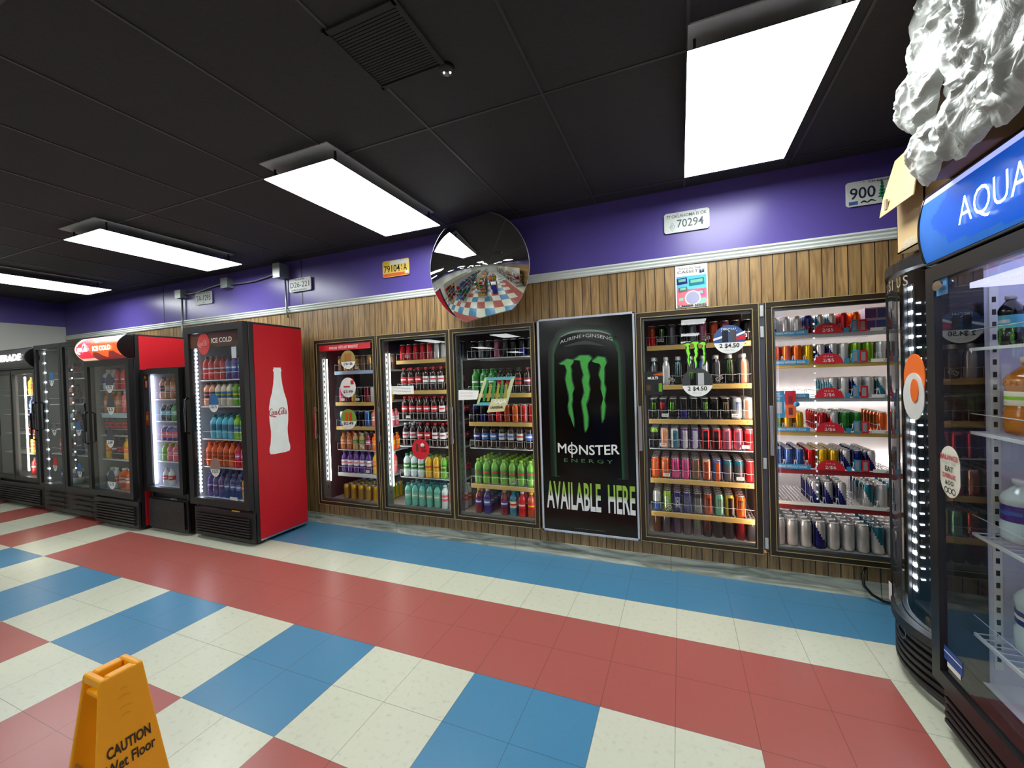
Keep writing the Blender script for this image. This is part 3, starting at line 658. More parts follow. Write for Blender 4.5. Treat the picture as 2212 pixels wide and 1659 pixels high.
bay(1, [
 (1.65, TAN, ['rd', 'rd', 'rd', 'rd', 'rs', 'si', 'si', 'gr', 'gr'], .08, .05, 2, 0, DT((.13, 0))),
 (1.35, TAN, ['ck', 'ck', 'ck', 'cp', 'cp', 'cp', 'kx', 'kx'], .086, .055, 2, 0, LT((.12, 0))),
 (1.062, None, ['ck', 'ck', 'ck', 'ck', 'ck', 'cp', 'ck', 'ck'], .086, .055, 2, 1, LT((.12, 0))),
 (.802, None, ['dk', 'dk', 'ck', 'ck', 'cp', 'cp', None, 'ck'], .086, .055, 2, 1, ()),
 (.493, None, ['sp', 'sp', 'sp', 'my', 'my', 'mg2', 'mg2', 'kx'], .086, .055, 2, 1, ()),
 (.2, None, ['tc', 'tc', 'tc', 'tc', 'tc', 'cpk', 'cpk', 'cor'], .086, .055, 2, 1, ())])
bay(2, [
 (1.634, None, ['kk', 'gr', 'dg', 'mv', 'dg', 'kk', 'kb', 'dg', 'kb'], .08, .05, 2, 0, ()),
 (1.308, TAN, ['gn', 'gn', 'gn', 'kx', 'kx', 'kx', 'dr', 'dr'], .086, .055, 2, 0, ()),
 (1.049, TAN, ['db', 'kb', 'ma', 'rd', 'ru', 'or', 'rs', 'rd', 'ye'], .08, .05, 2, 1, ()),
 (.81, None, ['pn', 'pb', 'pb', 'ps', 'ps', 'pw2', 'pb', 'pn'], .086, .055, 2, 1, ()),
 (.477, TAN, ['md', 'md', 'md', 'md', 'md', 'md', 'md', 'md'], .086, .055, 2, 3, DT((.42, 0))),
 (.2, None, ['myc', 'bwc', None, 'myc', 'twc', 'rwc', 'oyc', 'bwc'], .086, .055, 2, 2, [(.1, .02, False, 0)])])
# rightmost bay: slim cans in clear lanes
REDRAIL = M('red_rail', (150, 44, 48), .45); GREYR = M('grey_rail', (170, 172, 176), .4); BLUE = M('promo_blue', (52, 140, 190), .5); PRED = M('promo_red', (204, 30, 48), .5)
d5 = [
 (1.677, GREYR, ['zn', 'zs', 'zs', 'zp', 'zt', 'zt', 'zr', 'zo'], .066, '2/$5', 3),
 (1.475, TAN, ['zo', 'zo', 'zo', 'zy', 'zn', 'zn', 'zs', 'zl', 'zl', 'zw', 'zv'], .066, '2/$5', 4),
 (1.243, GREYR, [None, None, None, None, None, 'zt', 'zs', 'zn', 'zs', 'zt'], .066, '2/$6', 4),
 (1.01, TAN, ['zl', 'zy', 'zy', None, 'zr', 'zq', 'zg', 'zg', None, 'zo'], .066, '2/$6', 4),
 (.753, REDRAIL, ['zb', 'zb', 'zb', 'zr', 'zy', 'zy', 'zn', 'zN', 'zn'], .066, '2/$6', 4),
 (.505, REDRAIL, [None, None, None, 'Rn', 'Rn', 'Rn', None, 'Rt', 'Rs', 'Rc'], .073, None, 3)]
bx = .583
for k, (z, rail, codes, pitch, promo, st_) in enumerate(d5):
    t = shelf(bx, z, PLACE[5], ORD[k] if k else 'top', rail, guard=False, rh=.026 if rail != REDRAIL else .034)
    # clear U-shaped lane fronts and lane rails
    mb = MB()
    for q in range(int(.72 / pitch) if k else 8):
        xx = q * pitch + .006
        mb.tube([(xx, -.004, .062), (xx + .004, -.004, .03), (xx + .014, -.004, .006), (xx + pitch - .02, -.004, .006), (xx + pitch - .01, -.004, .03), (xx + pitch - .006, -.004, .062)], .0022, seg=5)
        mb.tube([(xx - .003, .0, .05), (xx - .003, .45, .05)], .0018, seg=4)
    mb.build('lane_guides', M('clear_lane', (190, 194, 200), .2, .2), t)
    row(codes, bx + .062 + .036, pitch, .712, z, RN[k], PLACE[5], G(PLACE[5]), 2, st_)
    if promo:
        MB().box(.0, .22, -.018, -.014, .0, .032).build('promo_strip', BLUE, t)
        text('slogan', 'WINGS WITHOUT SUGAR.', TXTW, t, (.03, -.0185, .009), (1, 0, 0), (0, 0, 1), .17, .015)
        poly = [(.25 + .08 * (1 - math.cos(PI * j / 12)), .07 * math.sin(PI * j / 12) + .001) for j in range(13)]
        MB().prism(poly, lambda u, v, th: (u, -.02 - th, v), .001).build('promo_sign', PRED, t)
        text('price', promo, TXTW, t, (.30, -.0215, .008), (1, 0, 0), (0, 0, 1), .06, .024)
        text('small_print', '12 fl oz', TXTW, t, (.305, -.0215, .042), (1, 0, 0), (0, 0, 1), .05, .010)
        MB().box(.42, .445, -.018, -.014, .0, .03).build('promo_strip', BLUE, t)
        o = MB().box(.46, .495, -.02, -.018, .0, .08, 0).box(.5, .54, -.02, -.018, .0, .078, 1).box(.466, .486, -.0205, -.02, .01, .07, 2).box(.508, .53, -.0205, -.02, .01, .066, 2).build('can_card', [BLUE, PRED, SIL], t)
    MB().box(.56 if promo else 0, .72, -.018, -.014, -.001, .02).build('ticket_strip', PAPER, t)
    text('ticket_digits', '2.99', INK, t, (.62, -.0185, .003), (1, 0, 0), (0, 0, 1), .07, .012)
row(['Bs', 'Bs', 'Bs', 'Bn', 'Bs', 'Bs', 'Bs', 'Bt', 'Bs'], bx + .1, .08, .712, .2, 'bottom shelf', PLACE[5], G(PLACE[5]), 2, 4)
# multipacks on the top right
for q, (x, y, z, nm_) in enumerate([(1.19, .74, 1.679, 'lower purple and grey drink multipack on top shelf, rightmost bay'), (1.2, .75, 1.757, 'upper purple and grey drink multipack on top shelf, rightmost bay')]):
    t = thing('drink_multipack', nm_, 'box', (x, y, z), 0, 'multipacks on the top shelf')
    MB().box(0, .13, 0, .2, 0, .078, 0).box(-.0005, .06, -.001, 0, .01, .07, 1).box(.065, .1305, -.001, 0, .01, .07, 2).build('carton', [M('pack_grey', (150, 142, 160), .5), M('pack_purple', (74, 50, 120), .5), M('pack_blue', (44, 60, 128), .5)], t)
t = thing('promo_card', 'blue and red promotional card hanging at left of rightmost cooler bay', 'sign', (.652, .668, 1.108))
MB().box(0, .066, 0, .002, 0, .186, 0).box(.068, .133, 0, .002, .09, .186, 1).box(.068, .133, 0, .002, 0, .09, 2).build('card', [BLUE, PRED, M('promo_orange', (226, 110, 52), .5)], t)
MB().box(.018, .05, -.001, 0, .03, .11, 0).box(.088, .112, -.001, 0, .1, .15, 1).box(.088, .112, -.001, 0, .02, .07, 1).build('printed_can', [SIL, M('promo_dark', (120, 40, 40), .5)], t)
text('slogan', 'WINGS\nWITHOUT\nSUGAR.', TXTW, t, (.01, 0, .128), (1, 0, 0), (0, 0, 1), .042, .045)
MB().lathe([(.018, 0), (.018, .002)], 16).build('new_badge', BLUE, t).matrix_local = Matrix.Translation((.135, -.002, .095)) @ Matrix.Rotation(PI / 2, 4, 'X')

# ------------------------------------------------------------------ wall cooler doors
def disc(mb, cx, cz, r, y, th, m, z0=None, z1=None, n=36, rx=None):
    rx = rx or r; pts = []
    for k in range(n):
        a = 2 * PI * k / n; x, z = math.cos(a) * rx, math.sin(a) * r
        if z0 is not None: z = max(z, z0)
        if z1 is not None: z = min(z, z1)
        if z0 is not None and z == z0: x = math.copysign(min(abs(x), 1e9), x)
        pts.append((cx + x, cz + z))
    mb.prism(pts, lambda u, v, t: (u, y - t, v), th, m)
def cap_poly(cx, cz, rx, r, top, cut):
    """part of an ellipse above (top) or below the line z=cut*r"""
    a0 = math.asin(cut); out = []
    rng = (a0, PI - a0) if top else (PI - a0, 2 * PI + a0)
    for k in range(25):
        a = rng[0] + (rng[1] - rng[0]) * k / 24; out.append((cx + rx * math.cos(a), cz + r * math.sin(a)))
    return out
def price_sticker(par, x, z, r, y, price, art, rx=None, cans=None, small=None, whole=None, right=(1, 0, 0)):
    rx = rx or r; f3 = lambda u, v, t: (u, y - t, v); mb = MB()
    mats = [PAPER if whole is None else whole, art]
    mb.prism(cap_poly(x, z, rx, r, False, -.22), f3, .001, 0); mb.prism(cap_poly(x, z, rx, r, True, -.22), f3, .001, 1)
    o = mb.build('price_sticker', mats, par)
    text('price', price, INK, o, (x - rx * .62, y - .0015, z - r * .62), (1, 0, 0), (0, 0, 1), rx * 1.24, r * .34, bold=.02)
    text('fine_print', 'plus tax', M('fine_grey', (150, 150, 150), .6), o, (x - rx * .3, y - .0015, z - r * .8), (1, 0, 0), (0, 0, 1), rx * .6, r * .09)
    if cans:
        mb = MB()
        for q, c in enumerate(cans):
            xc = x + (q - (len(cans) - 1) / 2) * rx * .5
            mb.box(xc - rx * .19, xc + rx * .19, y - .003, y - .0012, z - r * .18, z + r * .66, q)
        mb.build('can_picture', [cm(c) for c in cans], o)
    if small: text('headline', small, TXTW, o, (x - rx * .5, y - .0015, z + r * .55), (1, 0, 0), (0, 0, 1), rx * 1.0, r * .25)
    return o
DLAB = ['leftmost glass cooler door, gold-edged, red banner across its top', 'glass cooler door with a round red sticker and handwritten note', 'glass cooler door left of the black poster, green frame decal',
        None, 'glass cooler door right of the black poster, bright green claw decal', 'rightmost wall cooler door over the slim silver cans']
DOORS = []
for i, bx in enumerate(BAYS):
    if bx is None: continue
    wd = .796 if i < 4 else .79; H0, H1 = .2045, 1.8915; y0, y1 = WY - .042, WY + .004
    if i == 5: wd = .80
    t = thing('glass_cooler_door', DLAB[i], 'cooler door', (bx, 0, 0), 0, 'glass doors of the wall coolers'); DOORS.append(t)
    b = .045; mb = MB()
    mb.box(0, wd, y0, y1, H1 - b, H1).box(0, wd, y0, y1, H0, H0 + b).box(0, b, y0, y1, H0 + b, H1 - b).box(wd - b, wd, y0, y1, H0 + b, H1 - b)
    bev(mb.build('frame', BROWN, t), .003)
    mb = MB()
    for (a0, a1, g) in ((.0, .004, .003), (b - .010, b - .006, .003)):
        mb.box(a0, wd - a0, y0 - g, y0, H1 - a1, H1 - a0).box(a0, wd - a0, y0 - g, y0, H0 + a0, H0 + a1)
        mb.box(a0, a1, y0 - g, y0, H0 + a1, H1 - a1).box(wd - a1, wd - a0, y0 - g, y0, H0 + a1, H1 - a1)
    mb.build('gold_trim', GOLD, t)
    MB().box(b - .004, wd - b + .004, y0 + .014, y0 + .018, H0 + b - .004, H1 - b + .004).build('glass_pane', GLASS, t)
    mb = MB().box(b, wd - b, y0 + .02, y1, H0 + b, H0 + b + .02).box(b, wd - b, y0 + .02, y1, H1 - b - .014, H1 - b).box(b, b + .012, y0 + .02, y1, H0 + b + .02, H1 - b - .014)
    mb.build('inner_gasket', STEEL, t)
    mb = MB().box(.004, .03, y0 - .04, y0 - .028, .88, 1.21).box(.008, .026, y0 - .03, y0, .89, .93).box(.008, .026, y0 - .03, y0, 1.16, 1.2)
    bev(mb.build('handle', CHR, t), .004)
    yg = y0 + .014
    if i == 0:
        MB().box(.06, .722, yg - .001, yg, 1.775, 1.833).build('banner', M('banner_red', (206, 34, 48), .5), t)
        text('banner_text', 'FRESH', TXTW, t, (.2, yg - .002, 1.79), (1, 0, 0), (0, 0, 1), .1, .022); text('banner_text', 'WITH ANY BREAKFAST', TXTW, t, (.32, yg - .002, 1.79), (1, 0, 0), (0, 0, 1), .25, .03)
        price_sticker(t, .437, 1.676, .093, yg, '2 for $6', M('art_gold', (150, 130, 70), .5), cans=['gold', 'tan'])
        price_sticker(t, .425, 1.4, .098, yg, '$3.99', PAPER, cans=None); MB().box(.46, .5, yg - .002, yg, 1.43, 1.47).box(.37, .45, yg - .002, yg, 1.40, 1.415).build('red_print', PRED, t)
        price_sticker(t, .417, 1.085, .1, yg, '$2.49', M('art_lime', (120, 160, 60), .5), cans=['orange', 'orange'])
    if i == 1:
        mb = MB(); disc(mb, .45, .815, .095, yg, .001, 0); mb.build('round_sticker', PRED, t)
        mb = MB(); disc(mb, .47, .85, .02, yg - .001, .001, 0); mb.box(.40, .425, yg - .002, yg, .79, .86, 1).build('sticker_figure', [PAPER, M('art_brown', (90, 50, 30), .5)], t)
        text('sticker_text', 'NEW\nLOOK', INK, t, (.455, yg - .002, .79), (1, 0, 0), (0, 0, 1), .06, .055, bold=.02)
        MB().box(.15, .395, yg - .001, yg, 1.325, 1.4).build('note', PAPER, t)
        mb = MB(); f3 = lambda u, v, th: (u, yg - .001 - th, v)
        for ln in range(2): ribbon(mb, [(.165 + q * .011, 1.38 - ln * .028 + (q % 2) * .012 - q * .0007) for q in range(19)], [.0025] * 19, f3, .0006, n=3)
        mb.build('handwriting', INK, t)
    if i == 2:
        MB().prism([(.066, 1.262), (.25, 1.268), (.27, 1.345), (.07, 1.352)], lambda u, v, th: (u, yg - th, v), .001).build('note', PAPER, t)
        mb = MB(); f3 = lambda u, v, th: (u, yg - .001 - th, v)
        for ln in range(2): ribbon(mb, [(.09 + q * .008, 1.32 - ln * .025 + (q % 2) * .008) for q in range(16)], [.002] * 16, f3, .0006, n=3)
        mb.build('handwriting', M('red_pen', (190, 90, 90), .6), t)
        o = MB()
        A = [(.24, 1.215), (.53, 1.215), (.61, 1.457), (.33, 1.457)]; B = [(.27, 1.24), (.50, 1.24), (.57, 1.43), (.35, 1.43)]
        for q in range(4): o.prism([A[q], A[(q + 1) % 4], B[(q + 1) % 4], B[q]], lambda u, v, th: (u, yg - th, v), .001, q % 2)
        o = o.build('frame_decal', [M('decal_teal', (90, 170, 180), .5), M('decal_cream', (190, 200, 150), .5)], t)
        mb = MB()
        for q in range(6): mb.prism([(.30 + q * .04, 1.25), (.325 + q * .04, 1.25), (.365 + q * .035, 1.42 - (q % 2) * .03), (.345 + q * .035, 1.43 - (q % 2) * .03)], lambda u, v, th: (u, yg - .001 - th, v), .001, q % 2)
        for q in range(9):
            a = PI * (.12 + .095 * q); mb.prism([(.47 + .09 * math.cos(a) - .004, 1.45), (.47 + .09 * math.cos(a) + .004, 1.45), (.47 + .14 * math.cos(a), 1.45 + .07 * math.sin(a))], lambda u, v, th: (u, yg - .001 - th, v), .001, 2)
        mb.build('leaf_print', [M('leaf_green', (40, 130, 60), .5), M('leaf_gold', (150, 140, 50), .5), M('leaf_dark', (20, 50, 34), .5)], o)
        MB().prism([(.34, 1.155), (.50, 1.165), (.545, 1.275), (.39, 1.27)], lambda u, v, th: (u, yg - .002 - th, v), .001).build('tag_decal', M('decal_yellow', (206, 200, 150), .5), o)
        text('decal_text', 'BAJA', TXTW, o, (.40, yg - .004, 1.222), (1, 0, .05), (.15, 0, 1), .12, .035, shear=.2, bold=.03); text('decal_text', 'UNIVERSAL', INK, o, (.375, yg - .004, 1.185), (1, 0, .05), (.15, 0, 1), .12, .022, bold=.02)
    if i == 4:
        price_sticker(t, .613, 1.661, .098, yg, '2 $4.50', M('art_flag', (50, 84, 140), .5), cans=['darkgrey', 'grey'], small='SPECIAL')
        MB().prism([(.515, 1.655), (.58, 1.675), (.58, 1.69), (.515, 1.67)], lambda u, v, th: (u, yg - .0015 - th, v), .001, 0).prism([(.65, 1.675), (.71, 1.7), (.71, 1.715), (.65, 1.69)], lambda u, v, th: (u, yg - .0015 - th, v), .001, 0).prism([(.65, 1.65), (.712, 1.655), (.712, 1.69), (.65, 1.67)], lambda u, v, th: (u, yg - .0015 - th, v), .001, 1).build('flag_stripes', [PAPER, PRED], t)
        price_sticker(t, .406, 1.371, .1, yg, '2 $4.50', M('art_dark', (54, 58, 56), .5), cans=['black', 'silver'])
        mb = MB(); claw(mb, .318, 1.462, .152, .2, yg - .0012, 0, .001, .014); claw(mb, .32, 1.468, .146, .19, yg - .0024, 1, .001)
        mb.build('claw_decal', [INK, M('claw_lime', (126, 232, 44), .5)], t)
        mb = MB(); claw(mb, .352, 1.39, .03, .055, yg - .004, 0, .0006); mb.build('claw_print', cm('clawgreen'), t)
        MB().box(.052, .178, yg - .001, yg, 1.286, 1.458).build('black_sticker', INK, t)
        MB().prism([(.13, 1.44), (.178, 1.45), (.178, 1.425), (.11, 1.43)], lambda u, v, th: (u, yg - .001 - th, v), .001, 0).box(.065, .095, yg - .002, yg, 1.32, 1.36, 1).box(.12, .14, yg - .002, yg, 1.31, 1.37, 2).box(.15, .172, yg - .002, yg, 1.31, 1.37, 3).build('sticker_art', [cm('orange'), cm('brown'), cm('darkgrey'), cm('clawgreen')], t)
        text('sticker_text', 'MULTI', TXTW, t, (.075, yg - .002, 1.40), (1, 0, 0), (0, 0, 1), .07, .02, bold=.03)
    if i == 5:
        text('door_tag', '18', INK, t, (.02, y0 - .004, .6), (1, 0, 0), (0, 0, 1), .012, .01)
# hinge hardware between the two right doors
t = thing('hinge_plate', 'grey hinge plate strip between the two rightmost wall cooler doors', 'hinge', (.5475, 0, 0))
MB().box(0, .034, WY - .02, WY, .23, 1.89).build('plate', M('hinge_grey', (92, 94, 104), .35, .5), t)
for z in (1.80, 1.66, .78, .24): bev(MB().box(.006, .028, WY - .032, WY - .02, z, z + .075).build('hinge', M('hinge_white', (196, 200, 200), .4), t), .004)

# ------------------------------------------------------------------ black poster on the fourth bay
t = thing('drink_poster', 'tall black poster of a giant claw-marked can, AVAILABLE HERE', 'poster', (0, WY, 0))
X0, X1, Z0, Z1 = -1.015, -.252, .195, 1.908; yy = -.028
MB().box(X0, X1, -.022, -.001, Z0, Z1).build('backing_board', M('poster_back', (14, 15, 16), .4), t)
MB().box(X0 + .014, X1 - .014, -.026, -.022, Z0 + .014, Z1 - .014).build('printed_sheet', M('poster_black', (9, 10, 10), .16, noise=.4, scale=3, spec=.3), t)
mb = MB()
mb.box(X0, X1, -.032, -.022, Z1 - .016, Z1).box(X0, X1, -.032, -.022, Z0, Z0 + .016).box(X0, X0 + .016, -.032, -.022, Z0, Z1).box(X1 - .016, X1, -.032, -.022, Z0, Z1)
bev(mb.build('white_border', M('poster_border', (186, 192, 204), .4), t), .002)
canp = [(-.889, .639), (-.89, 1.199), (-.883, 1.629), (-.84, 1.725), (-.819, 1.77), (-.742, 1.793), (-.649, 1.798), (-.548, 1.788), (-.45, 1.767), (-.424, 1.705), (-.373, 1.614), (-.371, 1.089), (-.366, .649)]
for q, (wd, c) in enumerate([(.085, (13, 19, 16)), (.062, (14, 26, 19)), (.044, (16, 36, 24)), (.028, (20, 50, 31)), (.014, (30, 74, 44))]):
    mb = MB(); ribbon(mb, canp, [wd] * len(canp), lambda u, v, th: (u, -th, v), .0265 + q * .0003); mb.build('green_glow', M('glow%d' % q, c, .3, noise=.2), t, fix=False)
mb = MB(); mb.prism([((x + .629) * .975 - .629, (z - 1.2) * .985 + 1.2) for x, z in canp], lambda u, v, th: (u, -.0282 - th, v), .0004); mb.build('can_print', M('poster_can', (6, 6, 6), .14, spec=.3), t)
mb = MB(); ribbon(mb, [(-.82, 1.755), (-.74, 1.785), (-.63, 1.792), (-.52, 1.782), (-.43, 1.75)], [.006, .014, .016, .014, .006], lambda u, v, th: (u, -th, v), .0292)
ribbon(mb, [(-.79, 1.68), (-.63, 1.70), (-.47, 1.665)], [.004, .03, .004], lambda u, v, th: (u, -th, v), .0292, 1)
mb.build('can_rim', [M('rim_grey', (120, 124, 122), .4), M('rim_dark', (52, 56, 56), .4)], t, fix=False)
text('can_text', 'AURINE+GINSENG', M('poster_grey', (176, 180, 176), .4), t, (-.825, -.0292, 1.70), (1, 0, 0), (0, 0, 1), .41, .026, arc=lambda a: .04 * math.sin(PI * a))
mb = MB(); claw(mb, -.838, 1.004, .373, .597, -.0295, 0, .001, .008); claw(mb, -.838, 1.004, .373, .597, -.0306, 1, .001)
def claw_mat():
    m = M('claw_green', (62, 158, 62), .3, noise=.25, scale=30); return m
mb.build('claw_mark', [M('claw_shadow', (14, 60, 36), .4), claw_mat()], t)
text('brand_word', 'MONSTER', M('poster_white', (228, 230, 226), .35), t, (-.868, -.0295, .822), (1, 0, .01), (0, 0, 1), .482, .078, bold=.012, arc=lambda a: .014 * abs(2 * a - 1) ** 2)
mb = MB().box(-.757, -.750, -.0312, -.0302, .800, .922); mb.box(-.775, -.732, -.0312, -.0302, .862, .867).build('brand_slash', M('poster_white', (228, 230, 226), .35), t)
text('energy_word', 'E N E R G Y', M('energy_green', (70, 120, 78), .4), t, (-.818, -.0295, .762), (1, 0, .01), (0, 0, 1), .38, .028)
def grad():
    m = M('lime_to_white', (200, 220, 160), .35); N = m.node_tree.nodes; L = m.node_tree.links; b = N['Principled BSDF']
    g = N.new('ShaderNodeNewGeometry'); sx = N.new('ShaderNodeSeparateXYZ'); L.new(g.outputs['Position'], sx.inputs[0])
    r = N.new('ShaderNodeMapRange'); r.inputs[1].default_value = .385; r.inputs[2].default_value = .605; L.new(sx.outputs[2], r.inputs[0])
    cr = N.new('ShaderNodeValToRGB'); cr.color_ramp.elements[0].color = lin((226, 228, 226)); cr.color_ramp.elements[0].position = .42
    cr.color_ramp.elements[1].color = lin((150, 186, 70)); cr.color_ramp.elements[1].position = .62
    L.new(r.outputs[0], cr.inputs[0]); L.new(cr.outputs[0], b.inputs['Base Color']); return m
text('headline', 'AVAILABLE  HERE', grad(), t, (-.972, -.028, .382), (1, 0, 0), (0, 0, 1), .692, .222, bold=.02)
text('fine_print', 'Available while supplies last. All rights reserved.', M('fine_dark', (110, 110, 110), .5), t, (-.75, -.028, .236), (1, 0, 0), (0, 0, 1), .24, .009)

# ------------------------------------------------------------------ stand-alone coolers
def arcbox(mb, x0, x1, yf, th, z0, z1, m=0, n=1):
    vs = []; fs = []
    for k in range(n + 1):
        x = x0 + (x1 - x0) * k / n; y = yf(x)
        vs += [(x, y, z0), (x, y, z1), (x, y + th, z1), (x, y + th, z0)]
    for k in range(n):
        a, b_ = 4 * k, 4 * k + 4
        for j in range(4): fs.append((a + j, a + (j + 1) % 4, b_ + (j + 1) % 4, b_ + j))
    fs += [(3, 2, 1, 0), (4 * n, 4 * n + 1, 4 * n + 2, 4 * n + 3)]
    mb.add(vs, fs, m)
def cooler(label, loc, rz, W, D, H, gz0, gz1, doors, liner, fr=.06, grz=.3, bow=0, side=None, shelves=(), led=0, glass=True, slats=7, handle=True, ledn=36, group=None, name='drinks_cooler', topbar=None, cat='cooler', fr_side=None):
    """local frame: x 0..W along the front, y=0 front, z up. gz0..gz1: clear glass height"""
    t = thing(name, label, cat, loc, rz, group)
    n = 10 if bow else 1; yf = (lambda x: -bow * math.sin(PI * min(max(x / W, 0), 1))) if bow else (lambda x: 0)
    th = .035; mb = MB()
    mb.box(0, th, .03, D, .03, H).box(W - th, W, .03, D, .03, H).box(th, W - th, D - th, D, .03, H)
    mb.box(th, W - th, .03, D - th, H - .06, H).box(th, W - th, .05, D - th, .03, gz0 - .03)
    mb.box(.03, .09, .08, .14, 0, .03).box(W - .09, W - .03, .08, .14, 0, .03).box(.03, .09, D - .14, D - .08, 0, .03).box(W - .09, W - .03, D - .14, D - .08, 0, .03)
    bev(mb.build('cabinet', BLK, t), .006)
    ztop = min(H - .06, gz1 + .12)
    mb = MB()
    e = .004
    mb.box(th, th + e, .05, D - th, gz0 - .03, ztop).box(W - th - e, W - th, .05, D - th, gz0 - .03, ztop).box(th, W - th, D - th - e, D - th, gz0 - .03, ztop)
    mb.box(th, W - th, .05, D - th, gz0 - .03, gz0 - .02).box(th, W - th, .05, D - th, ztop, ztop + e)
    mb.build('liner', liner, t)
    if side:
        for sx in (-.004, W):
            o = MB().box(sx, sx + .004, .075, D - .004, .045, H - .02).build('side_panel', side, t); o['label'] = 'red side panel'
    # grille
    mb = MB(); arcbox(mb, .0, W, lambda x: yf(x) + .016, .03, .03, grz, 0, n)
    for k in range(slats):
        z = .06 + (grz - .1) * k / slats
        arcbox(mb, .04, W - .04, lambda x: yf(x) - .004, .024, z, z + (grz - .1) / slats * .55, 0, n)
    bev(mb.build('grille', M('grille_black', (26, 24, 26), .45), t), .003)
    for di, (a, b_, hx) in enumerate(doors):
        fs_ = fr_side or fr
        d = MB(); arcbox(d, a, b_, lambda x: yf(x) - .02, .045, gz1, gz1 + fr, 0, n); arcbox(d, a, b_, lambda x: yf(x) - .02, .045, gz0 - fr, gz0, 0, n)
        arcbox(d, a, a + fs_, lambda x: yf(x) - .02, .045, gz0, gz1, 0, 3 if bow else 1); arcbox(d, b_ - fs_, b_, lambda x: yf(x) - .02, .045, gz0, gz1, 0, 3 if bow else 1)
        do = d.build('door', BLK, t)
        g = MB(); arcbox(g, a + fs_ - .002, b_ - fs_ + .002, lambda x: yf(x) - .008, .005, gz0 - .002, gz1 + .002, 0, n * 2 if bow else 1)
        g.build('glass_pane', GLASS, do)
        if handle:
            hxx = a + fs_ * .5 if hx == 0 else b_ - fs_ * .5
            zc = (gz0 + gz1) / 2; h = MB(); yb = yf(hxx)
            h.tube([(hxx, yb - .022, zc - .17), (hxx, yb - .055, zc - .15), (hxx, yb - .055, zc + .15), (hxx, yb - .022, zc + .17)], .011, seg=8); h.build('handle', BLKG, do)
    for z in shelves:
        mb = MB()
        for k in range(24): mb.box(th + .01 + k * (W - 2 * th - .02) / 24, th + .013 + k * (W - 2 * th - .02) / 24, .09, D - .06, z - .006, z - .002)
        mb.box(th + .006, W - th - .006, .082, .09, z - .012, z - .001).box(th + .006, W - th - .006, D - .07, D - .06, z - .01, z - .002)
        mb.tube([(th + .008, .084, z + .065), (W - th - .008, .084, z + .065)], .0018, seg=4)
        mb.build('shelf', WIRE, t)
    if led:
        for q in range(led):
            x = [th + .016, W - th - .016][q]
            mb = MB().box(x - .009, x + .009, .058, .066, gz0 + .02, gz1 - .02, 0)
            for k in range(ledn):
                z = gz0 + .04 + (gz1 - gz0 - .08) * k / (ledn - 1); mb.box(x - .012, x + .012, .050, .058, z - .007, z + .007, 1)
            mb.build('led_strip_or_reflection', [STEEL, LEDM], t)
    return t
def price_oval(par, x, z, y, price, art, rx=.07, r=.088):
    return price_sticker(par, x, z, r, y, price, art, rx=rx)
# 1. red-sided cooler with the bottle silhouette
CX, CY = -4.335, -.19
t1 = cooler('tall black cooler with red sides and a white bottle silhouette', (CX, CY, 0), 0, .83, .59, 2.022, .40, 1.955, [(0, .83, 0)], LINER, fr=.065, side=RED, shelves=(1.515, 1.262, .948, .678), led=2, ledn=40, slats=8)
t1_hdr = MB().box(.06, .77, -.003, 0, 1.815, 1.95, 0)
o = t1_hdr.build('header_strip', M('amber_print', (120, 70, 50), .4, noise=.5, scale=12), t1)
text('header_text', 'ICE COLD', M('print_cream', (214, 204, 190), .5), o, (.39, -.009, 1.85), (1, 0, 0), (0, 0, 1), .28, .045, bold=.02)
mb = MB(); disc(mb, .27, 1.85, .1, -.006, .001, 0, rx=.085); mb.build('round_logo', M('logo_red', (196, 38, 40), .5), o)
script_logo('logo_script', M('print_pale', (214, 150, 150), .5), o, (.19, -.009, 1.835), (1, 0, 0), (0, 0, 1), .16)
# white bottle silhouette on the side
sil = [(.041, 1.612), (.036, 1.60), (.043, 1.595), (.043, 1.575), (.038, 1.57), (.04, 1.52), (.048, 1.45), (.065, 1.37), (.085, 1.31), (.098, 1.24), (.101, 1.17), (.098, 1.10), (.088, 1.02), (.088, .98), (.096, .9), (.108, .86), (.11, .825), (.1, .802), (.06, .796)]
zc_ = lambda z: z
poly = [(-a, z) for a, z in sil] + [(a, z) for a, z in reversed(sil)]
SX = .83 + .0045
o = MB().prism(poly, lambda u, v, th: (SX + th, .30 + u, v), .001).build('bottle_silhouette', M('silhouette_white', (226, 232, 228), .4), t1)
o['label'] = 'white bottle silhouette'
script_logo('logo_script', M('logo_red_ink', (176, 28, 40), .5), o, (SX + .0015, .197, 1.165), (0, 1, 0), (0, 0, 1), .212)
MB().box(.83, .836, .075, .586, .035, .05).build('chrome_strip', CHR, t1)
MB().box(.60, .70, -.024, -.02, .315, .325).build('yellow_label', cm('yellow'), t1)
price_oval(t1, .385, 1.299, -.0085, '2 $2.75', M('art_blue', (40, 100, 150), .5)); price_oval(t1, .37, .70, -.0085, '2 $2.75', M('art_greyr', (150, 120, 110), .5))
MB().box(.66, .72, -.0095, -.0085, 1.70, 1.80).build('hours_sticker', M('frosted_print', (190, 196, 200), .5), t1)
MB().box(.56, .66, -.0095, -.0085, .41, .44).build('hours_sticker', M('frosted_print', (190, 196, 200), .5), t1)
g1 = 'drinks in the cooler with the bottle silhouette'; pl = 'bottle-silhouette cooler'
